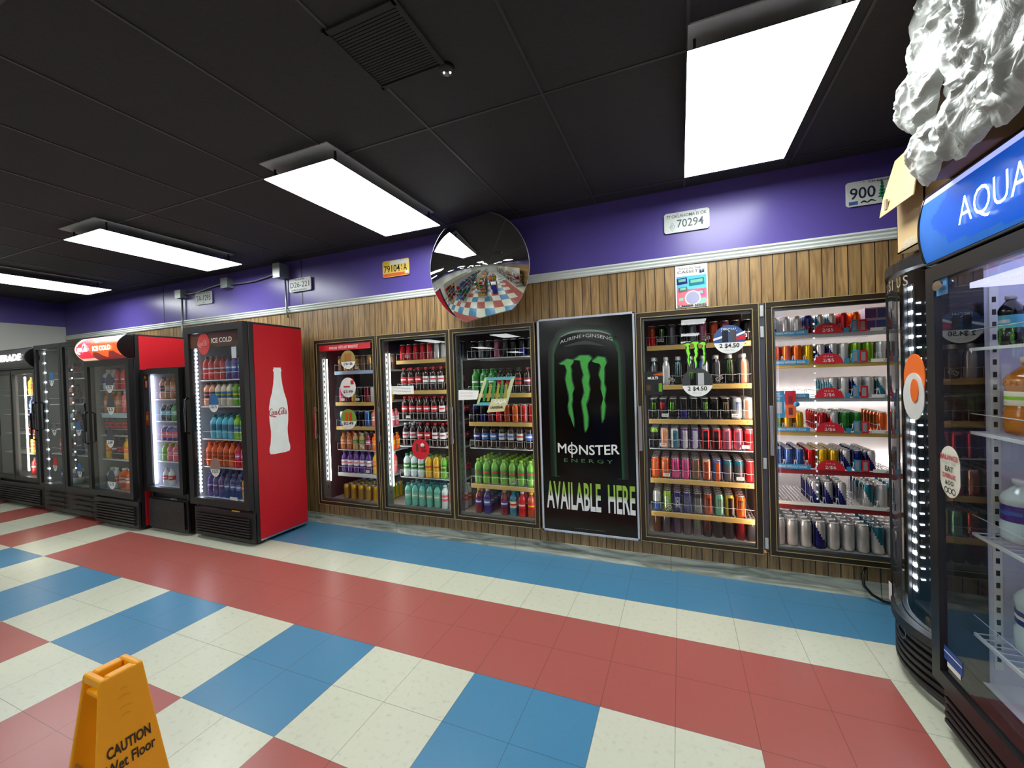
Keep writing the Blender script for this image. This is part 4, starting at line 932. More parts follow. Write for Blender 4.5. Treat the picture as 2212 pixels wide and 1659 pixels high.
for k, (z, cs, off) in enumerate([(1.515, ['rsp', 'rsp', 'rsp', 'rsp', 'vwb', 'vwb', 'vwb', 'vwb'], 0), (1.262, ['pks', 'pks', 'pls', 'pls', 'pls', 'mg2', 'mg2', 'mg2'], 0), (.948, [None, 'bls', 'bls', 'bls', 'bls', 'lms', 'lms', 'lms'], 0),
         (.678, ['ors', 'ors', 'ors', 'ors', 'ors', 'res', 'res', 'res'], 0), (.383, ['gps', 'gps', 'gps', 'blu', 'blu', 'blu', 'yls', 'yls'], 0)]):
    row(cs, .095, .084, .088, z, RN[k] if k < 4 else 'bottom shelf', pl, g1, 2, 1, org=(CX, CY), rz0=0)
# 2. short black fridge
FX, FY = -5.035, -.21
ADV = cooler('short black single-door fridge beside the bottle-silhouette cooler', (FX, FY, 0), 0, .63, .56, 1.655, .46, 1.593, [(0, .63, 1)], LINER, fr=.05, shelves=(1.338, 1.113, .91, .70), led=0, ledn=3, grz=.34, slats=14, handle=False)
MB().box(.03, .60, -.003, 0, .05, .33).build('mesh_panel', M('mesh_grey', (40, 40, 42), .6, bump=.8, scale=120), ADV)
text('maker_plate', 'ARCTIC', CHR, ADV, (.40, -.004, .345), (1, 0, 0), (0, 0, 1), .1, .018)
mb = MB().box(.055, .11, -.01, -.009, 1.44, 1.585, 0).box(.07, .1, -.0105, -.01, 1.46, 1.53, 1).box(.06, .08, -.0105, -.01, 1.55, 1.58, 2); mb.build('small_poster', [cm('maroon'), cm('peach'), cm('yellow')], ADV)
MB().box(.055, .11, -.01, -.009, 1.08, 1.22, 0).box(.06, .1, -.0105, -.01, 1.13, 1.18, 1).build('small_poster', [cm('rust'), cm('tan')], ADV)
MB().box(.052, .066, .054, .066, .47, 1.58).build('light_tube', M('tube_cool', (225, 228, 255), .5, emit=5), ADV)
g2 = 'drinks in the short black fridge'; pl = 'short black fridge'
for k, (z, cs) in enumerate([(1.338, ['pks', 'tea', 'tea', 'tea', 'tea']), (1.113, ['dgn', 'dgn', 'grn', 'grn', 'dgn']), (.91, ['jpu', 'jpu', 'jpu', 'jpu', 'jpu']), (.70, ['jli', 'jpi', 'jpi', 'jpi', 'jli']), (.435, ['mls', 'mls', None, 'mlk'])]):
    row(cs, .12, .092, .088, z + (.007 if k == 4 else 0), RN[k] if k < 4 else 'bottom shelf', pl, g2, 2 if k != 4 else 1, 0, org=(FX, FY), rz0=0)
# 3. cooler with lit curved header
HX, HY = -5.885, -.29
t3 = cooler('tall black red-sided cooler with a glowing curved header sign', (HX, HY, 0), 0, .82, .70, 2.01, .39, 1.70, [(0, .82, 0)], LINERG, fr=.055, side=RED, shelves=(1.45, 1.2, .96, .70), led=0, slats=7)
def header(t, W, z0, z1, bul, mats, x0=.012, fn=None, yb=-.02, n=22):
    prof = [(yb - bul * math.sin(PI * k / n) ** .8, z0 + (z1 - z0) * k / n) for k in range(n + 1)]
    mb = MB(); vs = []; fs = []; ms = []; NX = 90
    for j in range(NX + 1):
        for (y, z) in prof: vs.append((x0 + (W - 2 * x0) * j / NX, y, z))
    for j in range(NX):
        for k in range(n):
            fs.append((j * (n + 1) + k, (j + 1) * (n + 1) + k, (j + 1) * (n + 1) + k + 1, j * (n + 1) + k + 1)); ms.append(fn((j + .5) / NX, (k + .5) / n) if fn else 0)
    mb.add(vs, fs, ms, True); o = mb.build('header_sign', mats, t, fix=False)
    # end caps and back
    e = MB()
    for xx in (0, W - x0): e.prism(prof + [(.05, z1), (.05, z0)], lambda u, v, th, xx=xx: (xx + th, u - .004, v), x0)
    e.box(0, W, -.02, .05, z1, z1 + .012).box(0, W, -.02, .05, z0 - .012, z0)
    bev(e.build('header_cap', BLKG, t), .004)
    return o, (lambda a: yb - bul * math.sin(PI * a) ** .8)
HR = M('sign_red', (235, 24, 50), .4, emit=.8, noise=.03); HO = M('sign_orange', (228, 84, 28), .4, emit=.7, noise=.3); HW = M('sign_cream', (236, 200, 170), .4, emit=.4, noise=.1); HD = M('sign_dark', (120, 34, 34), .4, emit=.5, noise=.4)
def hfn(a, b):
    if a < .36 and (a + b * .0) < .36: return 0 if (.12 + .2 * b > .14 and a > .02 + .3 * max(0, b - .6)) else 2
    if b > .80 + .08 * math.sin(a * 22): return 2
    if b < .22 + .12 * math.sin(a * 17): return 3
    return 1
o, yf_ = header(t3, .82, 1.765, 2.0, .075, [HR, HO, HW, HD], fn=hfn)
SWH = M('sign_white', (255, 252, 252), .4, emit=1.8)
text('header_text', 'ICE COLD', SWH, o, (.37, -.099, 1.85), (1, 0, 0), (0, 0, 1), .33, .05, bold=.03)
script_logo('logo_script', SWH, o, (.05, -.1, 1.855), (1, 0, 0), (0, 0, 1), .26)
for (x, z, p_) in ((.45, 1.517, '2.75'), (.455, 1.29, '2.5'), (.42, .945, '2.49'), (.415, .51, '2.75')):
    price_oval(t3, x, z, -.0085, p_, M('art_charcoal', (70, 72, 80), .5), rx=.07, r=.1)
MB().box(.09, .76, .07, .076, 1.15, 1.2).build('shelf_card', M('pale_card', (190, 214, 220), .5), t3)
MB().box(.72, .76, .056, .06, .45, 1.66).build('light_tube', M('tube_soft', (255, 236, 210), .5, emit=16), t3)
g3 = 'drinks in the cooler with the glowing header'; pl = 'glowing-header cooler'
for k, (z, cs) in enumerate([(1.45, ['clr', 'clr', 'rsp', 'rsp', 'rsp', 'rsp']), (1.2, ['tea', 'tea', 'tea', 'pib', 'pib', 'res']), (.96, ['kx', 'kx', 'kx', 'kx', 'dr', 'dr']), (.70, ['yel', 'dr', 'kx', 'yel', 'sor', 'sor']), (.373, ['clr', 'cor', 'owc', 'owc', 'owc', 'owc'])]):
    row(cs, .10, .114, .09, z, RN[k] if k < 4 else 'bottom shelf', pl, g3, 1, 0, org=(HX, HY), rz0=0)
# 4. double-door cooler
t4 = cooler('wide dark double-door cooler left of the glowing-header cooler', (-7.13, -.24, 0), 0, 1.22, .62, 2.0, .36, 1.955, [(0, .607, 0), (.613, 1.22, 1)], LINERG, fr=.05, shelves=(1.6, 1.3, 1.0, .7), led=1, ledn=14, slats=0)
mb = MB()
for sx in (.08, .68):
    for k in range(4): mb.box(sx, sx + .44, -.006, .0, .08 + k * .055, .095 + k * .055)
mb.build('slot_vents', INK, t4)
mb = MB().box(.655, .68, .055, .062, .5, 1.75, 0)
for k in range(13): mb.box(.66, .674, .05, .055, .55 + k * .095, .562 + k * .095, 1)
mb.build('led_strip_or_reflection', [DARK, LEDM], t4)
for (x, z, p_, a_) in ((.367, 1.60, '2.3', 'blue'), (.38, 1.02, '2.49', 'grey'), (.363, .60, '2.5', 'red'), (.923, 1.03, '2.49', 'blue'), (.904, .56, '2.49', 'blue')):
    price_oval(t4, x, z, -.0085, p_, M('art_' + a_, CC[a_], .5), rx=.05, r=.085)
g4 = 'drinks in the double-door cooler'; pl = 'wide double-door cooler'
for k, (z, cs) in enumerate([(1.6, [None, None, 'pks', None, 'kx', None, None, 'dr', 'kx']), (1.3, [None, None, 'blu', 'pks', 'kx', None, 'blu', 'kx', 'dr']), (1.0, [None, None, 'kx', 'clr', 'kx', None, None, 'blu', 'dr']), (.7, [None, 'res', 'kx', None, 'gps', None, 'twc', 'blu', 'kx']), (.343, [None, 'blu', 'res', 'clr', None, None, 'blu', 'twc', 'gps'])]):
    row(cs, .1, .125, .09, z, RN[k] if k < 4 else 'bottom shelf', pl, g4, 1, 0, org=(-7.13, -.24), rz0=0)
# 5. cooler with sport-drink header
t5 = cooler('wide black cooler by the left wall, white-lettered curved header', (-8.42, -.22, 0), 0, 1.22, .62, 2.0, .40, 1.68, [(0, .62, 0), (.60, 1.22, 1)], LINERG, fr=.05, shelves=(1.42, 1.17, .92, .67), led=0, slats=7)
o, _f = header(t5, 1.22, 1.76, 1.99, .07, [M('header_grey', (66, 66, 68), .4, emit=.05)])
text('header_text', 'POWERADE', SWH, o, (.18, -.095, 1.838), (1, 0, 0), (0, 0, 1), .96, .085, bold=.05, shear=.15)
MB().box(.72, .76, .056, .062, .45, 1.65).box(1.12, 1.15, .056, .062, .45, 1.65).build('light_tube', M('tube_yellowish', (255, 246, 225), .5, emit=8), t5)
g5 = 'drinks in the white-lettered header cooler'; pl = 'cooler by left wall'
for k, (z, cs) in enumerate([(1.42, ['yel', 'yel', 'clr', 'yls']), (1.17, ['blu', 'clr', 'res', 'yls']), (.92, ['rsp', 'rsp', 'res', 'res']), (.67, ['yls', 'yls', 'lms', 'yls']), (.383, ['rsp', 'ors', 'rsp', 'res'])]):
    row(cs, .72, .115, .09, z, RN[k] if k < 4 else 'bottom shelf', pl, g5, 1, 0, org=(-8.42, -.22), rz0=0)

# 6. far right cooler with bowed glass; faces -X
R6 = -PI / 2
t6 = cooler('black bow-fronted cooler at right, rows of bright LED dots inside', (1.05, -.02, 0), R6, .535, .62, 1.97, .30, 1.86, [(0, .535, 1)], M('dark_liner', (34, 36, 42), .3), fr=.04, bow=.075, shelves=(), led=2, ledn=26, slats=6, handle=False)
mb = MB()
for c in range(4):
    yy = .088 + c * .036
    mb.box(.040, .042, yy - .004, yy + .004, .36, 1.78, 0)
    for k in range(26): mb.box(.042, .046, yy - .008, yy + .008, .385 + k * .0545 - .0035, .385 + k * .0545 + .0035, 1)
mb.build('led_strip_or_reflection', [DARK, M('led_reflection', (226, 238, 255), .5, emit=4)], t6)  # reflections of the LED dots, built as glowing marks on the side wall
for k_, ch in enumerate('CELSIUS'):
    xx = .06 + k_ * .045; sl_ = -.075 * PI / .535 * math.cos(PI * xx / .535)
    text('glass_letter', ch, M('frosted_letters', (150, 140, 120), .5), t6, (xx, -.075 * math.sin(PI * xx / .535) - .011, 1.79), (1, sl_, 0), (0, 0, 1), .03 if ch != 'I' else .008, .045)
mb = MB(); disc(mb, .405, 1.39, .10, -.078, .003, 0, rx=.085); disc(mb, .405, 1.31, .10, -.0815, .003, 1, rx=.085); disc(mb, .42, 1.335, .05, -.085, .003, 0, rx=.03)
b_ = mb.build('round_sticker', [M('sticker_orange', (226, 104, 24), .4), M('sticker_pale', (206, 206, 200), .4)], t6)
mb = MB().box(-.03, -.004, .0, .05, .30, .40, 0).box(-.03, -.004, .0, .05, .14, .24, 0).box(-.02, -.004, .0, .05, .04, .1, 0).box(-.03, -.005, -.001, .0, .31, .33, 1)
mb.build('hang_tags', [PAPER, cm('green')], t6)
MB().box(.05, .08, -.05, -.048, .27, .36).build('hang_tags', M('tag_pink', (216, 200, 196), .5), t6)
mb = MB(); ribbon(mb, [(.26 + .035 * math.cos(a * PI / 6), .225 + .03 * math.sin(a * PI / 6)) for a in range(13)], [.006] * 13, lambda u, v, th: (u, -.080 - th, v), .002); mb.build('badge_ring', M('badge_grey', (90, 90, 92), .4), t6, fix=False)
# 7. near right cooler with blue lit header
R7 = -PI / 2
A7 = (.972, -.565)
t7 = cooler('large black cooler at right edge with glowing blue header sign', (A7[0], A7[1], 0), R7, 1.05, .70, 2.10, .265, 1.76, [(0, 1.05, 0)], LINER, fr=.055, shelves=(1.50, 1.19, .81, .43), led=0, slats=7, handle=False, fr_side=.055)
mb = MB().box(.035, .046, .025, .125, .245, 1.86).box(1.004, 1.015, .025, .125, .245, 1.86).box(.046, 1.004, .025, .10, .235, .25).box(.046, 1.004, .025, .12, 1.78, 1.86)
mb.build('jamb', BLKG, t7)
HB = M('sign_blue', (8, 76, 176), .35, emit=.42, noise=.15, scale=3); HB2 = M('sign_blue_pale', (34, 92, 170), .35, emit=.35, noise=.3, scale=9); HLAV = M('sign_highlight', (140, 150, 230), .4, emit=.8)
def bfn(a, b):
    if b > .93: return 2  # highlight along the top edge, put into the sign's colour
    if a < .12 + .04 * math.sin(b * 9) or b < .16 - .3 * (a - .1): return 1
    return 0
o, _f = header(t7, 1.05, 1.835, 2.085, .02, [HB, HB2, HLAV], fn=bfn, yb=-.02)
text('header_text', 'AQUAFINA', SWH, o, (.262, -.0425, 1.888), (1, 0, 0), (0, 0, 1), .54, .105, bold=-.008)
MB().box(.055, .12, -.012, -.0085, 1.70, 1.76).build('energy_label', M('label_sky', (90, 150, 200), .5), t7)
mb = MB(); disc(mb, .09, 1.735, .018, -.022, .004, 0, rx=.03); mb.build('maker_badge', CHR, t7)
poly = cap_poly(.115, 1.045, .062, .075, True, .25) + cap_poly(.115, 1.045, .062, .075, False, -.25)
o = MB().prism([(x, z + (.02 if z > 1.045 else -.02)) for x, z in poly], lambda u, v, th: (u, -.0085 - th, v), .001).build('oval_sticker', M('sticker_cream', (214, 214, 196), .5), t7)
text('sticker_text', 'BALANCE', M('print_red', (190, 70, 84), .5), o, (.062, -.0105, 1.088), (1, 0, 0), (0, 0, 1), .105, .02, bold=.03)
text('sticker_text', 'WHAT YOU', M('fine_grey', (150, 150, 150), .6), o, (.075, -.0105, 1.072), (1, 0, 0), (0, 0, 1), .08, .009)
text('sticker_text', 'EAT', INK, o, (.09, -.0105, 1.045), (1, 0, 0), (0, 0, 1), .05, .02, bold=.02)
text('sticker_text', 'DRINK', M('print_red', (190, 70, 84), .5), o, (.075, -.0105, 1.02), (1, 0, 0), (0, 0, 1), .08, .018, bold=.03)
text('sticker_text', '& DO', INK, o, (.09, -.0105, .996), (1, 0, 0), (0, 0, 1), .05, .017, bold=.02)
mb = MB()
for q in range(3): ribbon(mb, [(.092 + q * .023 + .01 * math.cos(a * PI / 4), .975 + .01 * math.sin(a * PI / 4)) for a in range(9)], [.003] * 9, lambda u, v, th: (u, -.0095 - th, v), .001)
mb.build('ring_print', INK, o, fix=False)
MB().box(.06, .17, -.0095, -.0085, .32, .37, 0).box(.08, .16, -.01, -.0095, .30, .318, 1).box(.06, .17, -.0105, -.0095, .35, .353, 1).build('lower_sticker', [M('sticker_blue', (30, 70, 150), .5), PAPER], t7)
MB().box(.93, .97, .056, .062, .3, 1.72).build('light_tube', M('tube_violet', (206, 206, 255), .5, emit=7), t7)
MB().box(.06, .98, .08, .60, 1.72, 1.74).build('upper_lamp', M('tube_violet2', (206, 206, 255), .5, emit=.7), t7)
mb = MB().box(.039, .045, .14, .165, .3, 1.72, 0)
for k in range(30): mb.box(.045, .0455, .147, .158, .33 + k * .046, .35 + k * .046, 1)
mb.build('shelf_track', [WHT, INK], t7)
g7 = 'drinks in the blue-header cooler'; pl = 'blue-header cooler'
row(['ted', 'ted', 'ted'], .16, .17, .12, 1.19, 'second shelf', pl, g7, 2, 0, org=A7, rz0=R7)
row(['clr', 'clr', 'clr', 'clr'], .13, .14, .12, .81, 'third shelf', pl, g7, 2, 0, org=A7, rz0=R7)
row(['wat', 'wat', 'wat'], .16, .18, .14, .43, 'fourth shelf', pl, g7, 1, 0, org=A7, rz0=R7)
row(['dgn', 'dgn', 'dgn', 'dgn'], .13, .12, .12, 1.50, 'top shelf', pl, g7, 1, 0, org=A7, rz0=R7)

# ------------------------------------------------------------------ boxes and plastic on the right coolers
CARD = M('cardboard', (196, 168, 122), .7, noise=.1, scale=5); CARDB = M('cardboard_brown', (122, 88, 54), .7, noise=.12, scale=6); TAPE = clear('clear_tape', (.95, .95, .9), .15, .35, (.8, .76, .66))
t = thing('cardboard_box', 'open beige cardboard box with hanging flap on the bow-fronted cooler', 'box', (1.02, -.17, 1.971))
mb = MB(); e = .005
mb.box(0, e, -.235, 0, 0, .435).box(0, .35, -e, 0, 0, .435).box(.35 - e, .35, -.235, 0, 0, .435).box(0, .35, -.235, -.235 + e, 0, .435).box(0, .35, -.235, 0, 0, e)
mb.build('carton', CARD, t)
vs = [(-.001, -.003, .438), (-.001, -.235, .434), (-.07, -.33, .165), (-.075, -.038, .170), (-.05, -.012, .27)]
P0 = [Vector(v) for v in vs]; nn = Vector((-.96, 0, .26)) * .004
mb = MB(); mb.add([tuple(p) for p in P0] + [tuple(p + nn) for p in P0], [(0, 1, 2, 3, 4), (9, 8, 7, 6, 5)] + [(i, i + 5, (i + 1) % 5 + 5, (i + 1) % 5) for i in range(5)])
mb.build('flap', CARD, t)
MB().box(-.078, -.070, -.105, -.085, .19, .235).build('hand_slot', M('slot_grey', (150, 138, 116), .6), t)
MB().prism([(-.18, .01), (-.03, .01), (-.05, .03), (-.11, .045), (-.17, .03)], lambda u, v, th: (-.001 - th, u, v), .001).build('tape', TAPE, t)
t = thing('cardboard_box', 'tall brown cardboard box behind the crumpled plastic, touching ceiling', 'box', (.885, -.72, 2.101))
bev(MB().box(0, .40, -.28, 0, 0, .63).build('carton', CARDB, t), .004)
# crumpled plastic sheeting
PL = bpy.data.materials.new('crumpled_film'); PL.use_nodes = True; pb = PL.node_tree.nodes['Principled BSDF']
pb.inputs['Base Color'].default_value = lin((168, 172, 164)); pb.inputs['Specular IOR Level'].default_value = .35; pb.inputs['Subsurface Weight'].default_value = .3; pb.inputs['Subsurface Radius'].default_value = (.03, .03, .03); pb.inputs['Roughness'].default_value = .42; pb.inputs['Transmission Weight'].default_value = .12; pb.inputs['Alpha'].default_value = .8
_n = PL.node_tree.nodes.new('ShaderNodeTexNoise'); _n.inputs['Scale'].default_value = 14; _n.inputs['Distortion'].default_value = 1.5; _n.inputs['Detail'].default_value = 4
_t = PL.node_tree.nodes.new('ShaderNodeTexCoord'); PL.node_tree.links.new(_t.outputs['Object'], _n.inputs['Vector'])
_b = PL.node_tree.nodes.new('ShaderNodeBump'); _b.inputs['Strength'].default_value = .45; _b.inputs['Distance'].default_value = .02
PL.node_tree.links.new(_n.outputs[0], _b.inputs['Height']); PL.node_tree.links.new(_b.outputs[0], pb.inputs['Normal'])
from mathutils import noise as NZ
def film(t, cy, cz, ry, rz_, x0, bulge, seed, name='film_sheet'):
    """puffed, folded bag: closed lumpy lens in the y/z plane"""
    nu, nv = 64, 40; vs = []; fs = []
    for side in (0, 1):
        for i in range(nu):
            a = 2 * PI * i / nu
            rr = 1 + .20 * NZ.noise(Vector((math.cos(a) * 1.6, math.sin(a) * 1.6, seed))) + .10 * NZ.noise(Vector((math.cos(a) * 5, math.sin(a) * 5, seed + 4))) + .05 * NZ.noise(Vector((math.cos(a) * 14, math.sin(a) * 14, seed + 9)))
            for j in range(nv):
                f = j / (nv - 1); y = cy + ry * rr * f * math.cos(a); z = cz + rz_ * rr * f * math.sin(a)
                q = Vector((y * 7, z * 7, seed * 3.1)); rid = 1 - abs(NZ.noise(q + Vector((NZ.noise(q * 1.4), NZ.noise(q * 1.4 + Vector((5, 5, 5))), 0)) * 1.2)) * 2
                rid2 = 1 - abs(NZ.noise(q * 2.7)) * 2
                h = bulge * (1 - f ** 3) * .6 + (.024 * rid ** 2 + .007 * rid2 ** 2) * (1 - f ** 8)
                vs.append((x0 - h if side == 0 else x0 + .012 * (1 - f ** 4), y, min(z, CZ - .012)))
    for side in (0, 1):
        o_ = side * nu * nv
        for i in range(nu):
            k = (i + 1) % nu
            for j in range(nv - 1):
                q = (o_ + i * nv + j, o_ + i * nv + j + 1, o_ + k * nv + j + 1, o_ + k * nv + j); fs.append(q if side == 0 else q[::-1])
    mb = MB(); mb.add(vs, fs, 0, True); return mb.build(name, PL, t, fix=False)
t = thing('plastic_wrap', 'big bundle of crumpled clear plastic film atop the right coolers', 'plastic wrap')
film(t, -.90, 2.55, .18, .19, .86, .05, 1.3); film(t, -.80, 2.38, .15, .12, .85, .05, 5.7); film(t, -1.12, 2.44, .22, .30, .87, .06, 9.1); film(t, -.83, 2.175, .12, .115, .86, .04, 12.4); film(t, -1.02, 2.19, .17, .12, .865, .04, 17.9); film(t, -1.2, 2.21, .14, .14, .865, .04, 25.3)
film(t, -1.06, 2.64, .24, .10, .84, .03, 21.0)

# ------------------------------------------------------------------ things on the wall
t = thing('convex_mirror', 'clipped round convex mirror tilted over the glass doors', 'mirror')
R_, VC, BU = .435, .382, .12; n = 40
U_ = Vector((math.cos(math.radians(9)), 0, math.sin(math.radians(9)))); Vv = Vector((-math.sin(math.radians(9)), 0, math.cos(math.radians(9))))
ti = math.radians(8); Vv = (Vv * math.cos(ti) + Vector((0, -1, 0)) * math.sin(ti)); Nm = U_.cross(Vv); C0 = Vector((-1.43, .29, 2.325))
def mdome(off, bu, sc=1.0):
    vs = []; fs = []
    for j in range(n + 1):
        v = (-VC + 2 * VC * j / n) * sc; hw = math.sqrt(max(1e-6, (R_ * sc) ** 2 - v * v))
        for i in range(n + 1):
            u = -hw + 2 * hw * i / n; d = bu * (1 - (u * u + v * v) / (R_ * sc) ** 2); vs.append(C0 + U_ * u + Vv * v + Nm * (d + off))
    for j in range(n):
        for i in range(n): fs.append((j * (n + 1) + i, j * (n + 1) + i + 1, (j + 1) * (n + 1) + i + 1, (j + 1) * (n + 1) + i))
    return vs, fs
mb = MB(); vs, fs = mdome(0, BU); mb.add(vs, fs, 0, True); mb.build('mirror_face', M('mirror', (225, 228, 228), .012, 1, noise=0), t, fix=False)
mb = MB(); vs, fs = mdome(-.006, BU * .98); mb.add(vs, [f[::-1] for f in fs], 0, True); mb.build('mirror_back', BLK, t, fix=False)
rim = []
for j in range(0, n + 1): v = -VC + 2 * VC * j / n; rim.append(C0 + U_ * math.sqrt(R_ ** 2 - v * v) + Vv * v + Nm * (-.003))
for j in range(n, -1, -1): v = -VC + 2 * VC * j / n; rim.append(C0 - U_ * math.sqrt(R_ ** 2 - v * v) + Vv * v + Nm * (-.003))
rim.append(rim[0]); MB().tube(rim, .004, seg=6).build('rim', M('rim_edge', (160, 164, 164), .3, .5), t)
MB().tube([C0 + Nm * .05, (-1.43, WY - .003, 2.34)], .012, seg=8).box(-1.48, -1.38, WY - .012, WY - .001, 2.29, 2.39).build('bracket', BLK, t)

def plate(x0, z0, x1, z1, label, bg, lines, extra=None, rot=0, proud=.012):
    t = thing('licence_plate', label, 'licence plate', (x0, WY - proud, z0), 0, 'licence plates on the purple band'); t.rotation_euler = (0, -rot, 0)
    W_, H_ = x1 - x0, z1 - z0; c = .012
    poly = [(c, 0), (W_ - c, 0), (W_, c), (W_, H_ - c), (W_ - c, H_), (c, H_), (0, H_ - c), (0, c)]
    bev(MB().prism(poly, lambda u, v, th: (u, -th, v), .003).build('plate', bg, t), .001)
    MB().prism([(c + .004, .006), (W_ - c - .004, .006), (W_ - .006, c + .004), (W_ - .006, H_ - c - .004), (W_ - c - .004, H_ - .006), (c + .004, H_ - .006), (.006, H_ - c - .004), (.006, c + .004)], lambda u, v, th: (u, -.0028 - th, v), .001).build('raised_field', bg, t)
    for (s_, a, b_, w_, h_, m_) in lines: text('plate_text', s_, m_, t, (a * W_, -.0042, b_ * H_), (1, 0, 0), (0, 0, 1), w_ * W_, h_ * H_, bold=.01)
    mb = MB()
    for sx in (.3, .7): mb.lathe([(.004, 0), (.004, .002)], 8, c=(sx * W_, -.006, H_ * .93))
    mb.build('screw', STEEL, t)
    if extra: extra(t, W_, H_)
    return t
PB = M('plate_white', (206, 212, 208), .4, noise=.04); NAVYI = M('navy_ink', (30, 36, 60), .5); GRY = M('grey_ink', (80, 90, 92), .5); GRN = M('tree_green', (30, 130, 86), .5)
def ok(t, W_, H_):
    mb = MB(); ribbon(mb, [(.13 * W_, .3 * H_), (.185 * W_, .52 * H_), (.24 * W_, .3 * H_), (.185 * W_, .08 * H_), (.13 * W_, .3 * H_)], [.003] * 5, lambda u, v, th: (u, -.0045 - th, v), .0, n=1); mb.build('diamond', GRY, t, fix=False)
    text('plate_text', 'E', GRY, t, (.17 * W_, -.0042, .24 * H_), (1, 0, 0), (0, 0, 1), .03 * W_, .14 * H_)
plate(-.03, 2.445, .267, 2.588, 'white licence plate reading 77 OKLAHOMA IS OK 70294', PB, [('77 OKLAHOMA IS OK', .06, .72, .88, .16, GRY), ('70294', .29, .22, .58, .40, GRY)], ok)
def oreg(t, W_, H_):
    mb = MB()
    for k in range(5): mb.prism([(W_ * (.60 - .075 + k * .012), H_ * (.22 + k * .13)), (W_ * (.60 + .075 - k * .012), H_ * (.22 + k * .13)), (W_ * .60, H_ * (.42 + k * .13))], lambda u, v, th: (u, -.0042 - th, v), .0008)
    mb.box(W_ * .59, W_ * .61, -.005, -.0042, H_ * .12, H_ * .25).build('tree_print', GRN, t)
    MB().box(W_ * .05, W_ * .2, -.005, -.0042, H_ * .06, H_ * .2).build('date_tab', M('tab_blue', (60, 90, 150), .5), t)
    mb = MB(); ribbon(mb, [(W_ * .25, H_ * .1), (W_ * .3, H_ * .16), (W_ * .36, H_ * .1), (W_ * .42, H_ * .17), (W_ * .5, H_ * .1)], [.006, .01, .007, .01, .004], lambda u, v, th: (u, -.0045 - th, v), 0); mb.build('hill_print', INK, t, fix=False)
plate(1.035, 2.44, 1.335, 2.592, 'white licence plate with a green tree, beside the cardboard box', PB, [('Oregon', .38, .84, .34, .12, INK), ('900', .07, .28, .42, .46, NAVYI), ('E', .72, .28, .12, .46, NAVYI)], oreg)
YO = M('plate_yellow', (228, 196, 96), .4)
def az(t, W_, H_):
    MB().box(W_ * .02, W_ * .97, -.0043, -.0038, H_ * .03, H_ * .22).build('lower_band', M('plate_orange', (212, 104, 48), .4), t)
    MB().box(W_ * .03, W_ * .25, -.0043, -.0038, H_ * .7, H_ * .95, 0).box(W_ * .3, W_ * .97, -.0043, -.0038, H_ * .72, H_ * .95, 1).box(W_ * .84, W_ * .97, -.005, -.0043, H_ * .1, H_ * .3, 1).build('date_tab', [M('tab_gold', (214, 176, 40), .4), PB], t)
    text('plate_text', 'R\nV', INK, t, (W_ * .70, -.0046, H_ * .3), (1, 0, 0), (0, 0, 1), W_ * .06, H_ * .38)
plate(-2.549, 2.432, -2.244, 2.587, 'yellow and orange licence plate left of the round mirror', YO, [('79104', .06, .28, .60, .42, INK), ('A', .79, .28, .13, .42, INK)], az)
plate(-3.775, 2.423, -3.46, 2.562, 'white licence plate reading D26-221 under the largest junction box', PB, [('ILLINOIS', .3, .84, .4, .1, INK), ('D26-221', .06, .30, .86, .42, GRY), ('LAND OF LINCOLN', .1, .06, .7, .12, INK)], proud=.02)
plate(-5.357, 2.44, -5.045, 2.585, 'white licence plate reading TA-1295 between two junction boxes', PB, [('WISCONSIN', .1, .84, .8, .1, GRY), ('TA-1295', .06, .28, .86, .46, GRY), ('WIS', .45, .08, .1, .1, GRY)])

t = thing('band_poster', 'colourful paper poster of cassette tapes above the claw-decal door', 'poster', (.036, WY - .002, 1.906))
MB().box(0, .21, -.001, 0, 0, .302).build('sheet', PAPER, t)
mb = MB(); cols = ['teal', 'cyan', 'magenta', 'grey', 'pink', 'navy', 'mint']; rnd = random.Random(3)
mb.box(.008, .202, -.0014, -.001, .13, .225, 1).box(.008, .202, -.0014, -.001, .02, .13, 4)
for k, (x, z, w_, h_, c) in enumerate([(.01, .165, .07, .05, 5), (.09, .15, .1, .055, 0), (.02, .11, .06, .04, 3), (.1, .07, .09, .05, 2), (.012, .03, .05, .05, 4), (.15, .02, .05, .04, 6), (.16, .235, .03, .025, 5)]):
    mb.prism([(x, z), (x + w_, z + .006), (x + w_ - .004, z + h_), (x - .002, z + h_ - .006)], lambda u, v, th: (u, -.0016 - th, v), .0004, c)
    mb.prism([(x + .01, z + h_ * .4), (x + w_ - .012, z + h_ * .45), (x + w_ - .012, z + h_ * .85), (x + .01, z + h_ * .8)], lambda u, v, th: (u, -.0021 - th, v), .0003, 6)
mb.build('tape_print', [cm(c) for c in cols], t)
mb = MB(); disc(mb, .112, .066, .052, -.0026, .0004, 0); mb.build('round_print', PAPER, t); mb = MB(); disc(mb, .112, .066, .044, -.0031, .0003, 0); mb.build('round_print', M('lilac_print', (170, 170, 200), .5), t)
text('poster_text', 'TOYS IN THE', INK, t, (.02, -.002, .27), (1, 0, 0), (0, 0, 1), .15, .014); text('poster_text', 'CASSETTE', INK, t, (.015, -.002, .245), (1, 0, 0), (0, 0, 1), .18, .018); text('poster_text', 'SUMMER SERIES', INK, t, (.01, -.0036, .004), (1, 0, 0), (0, 0, 1), .19, .016, bold=.03)

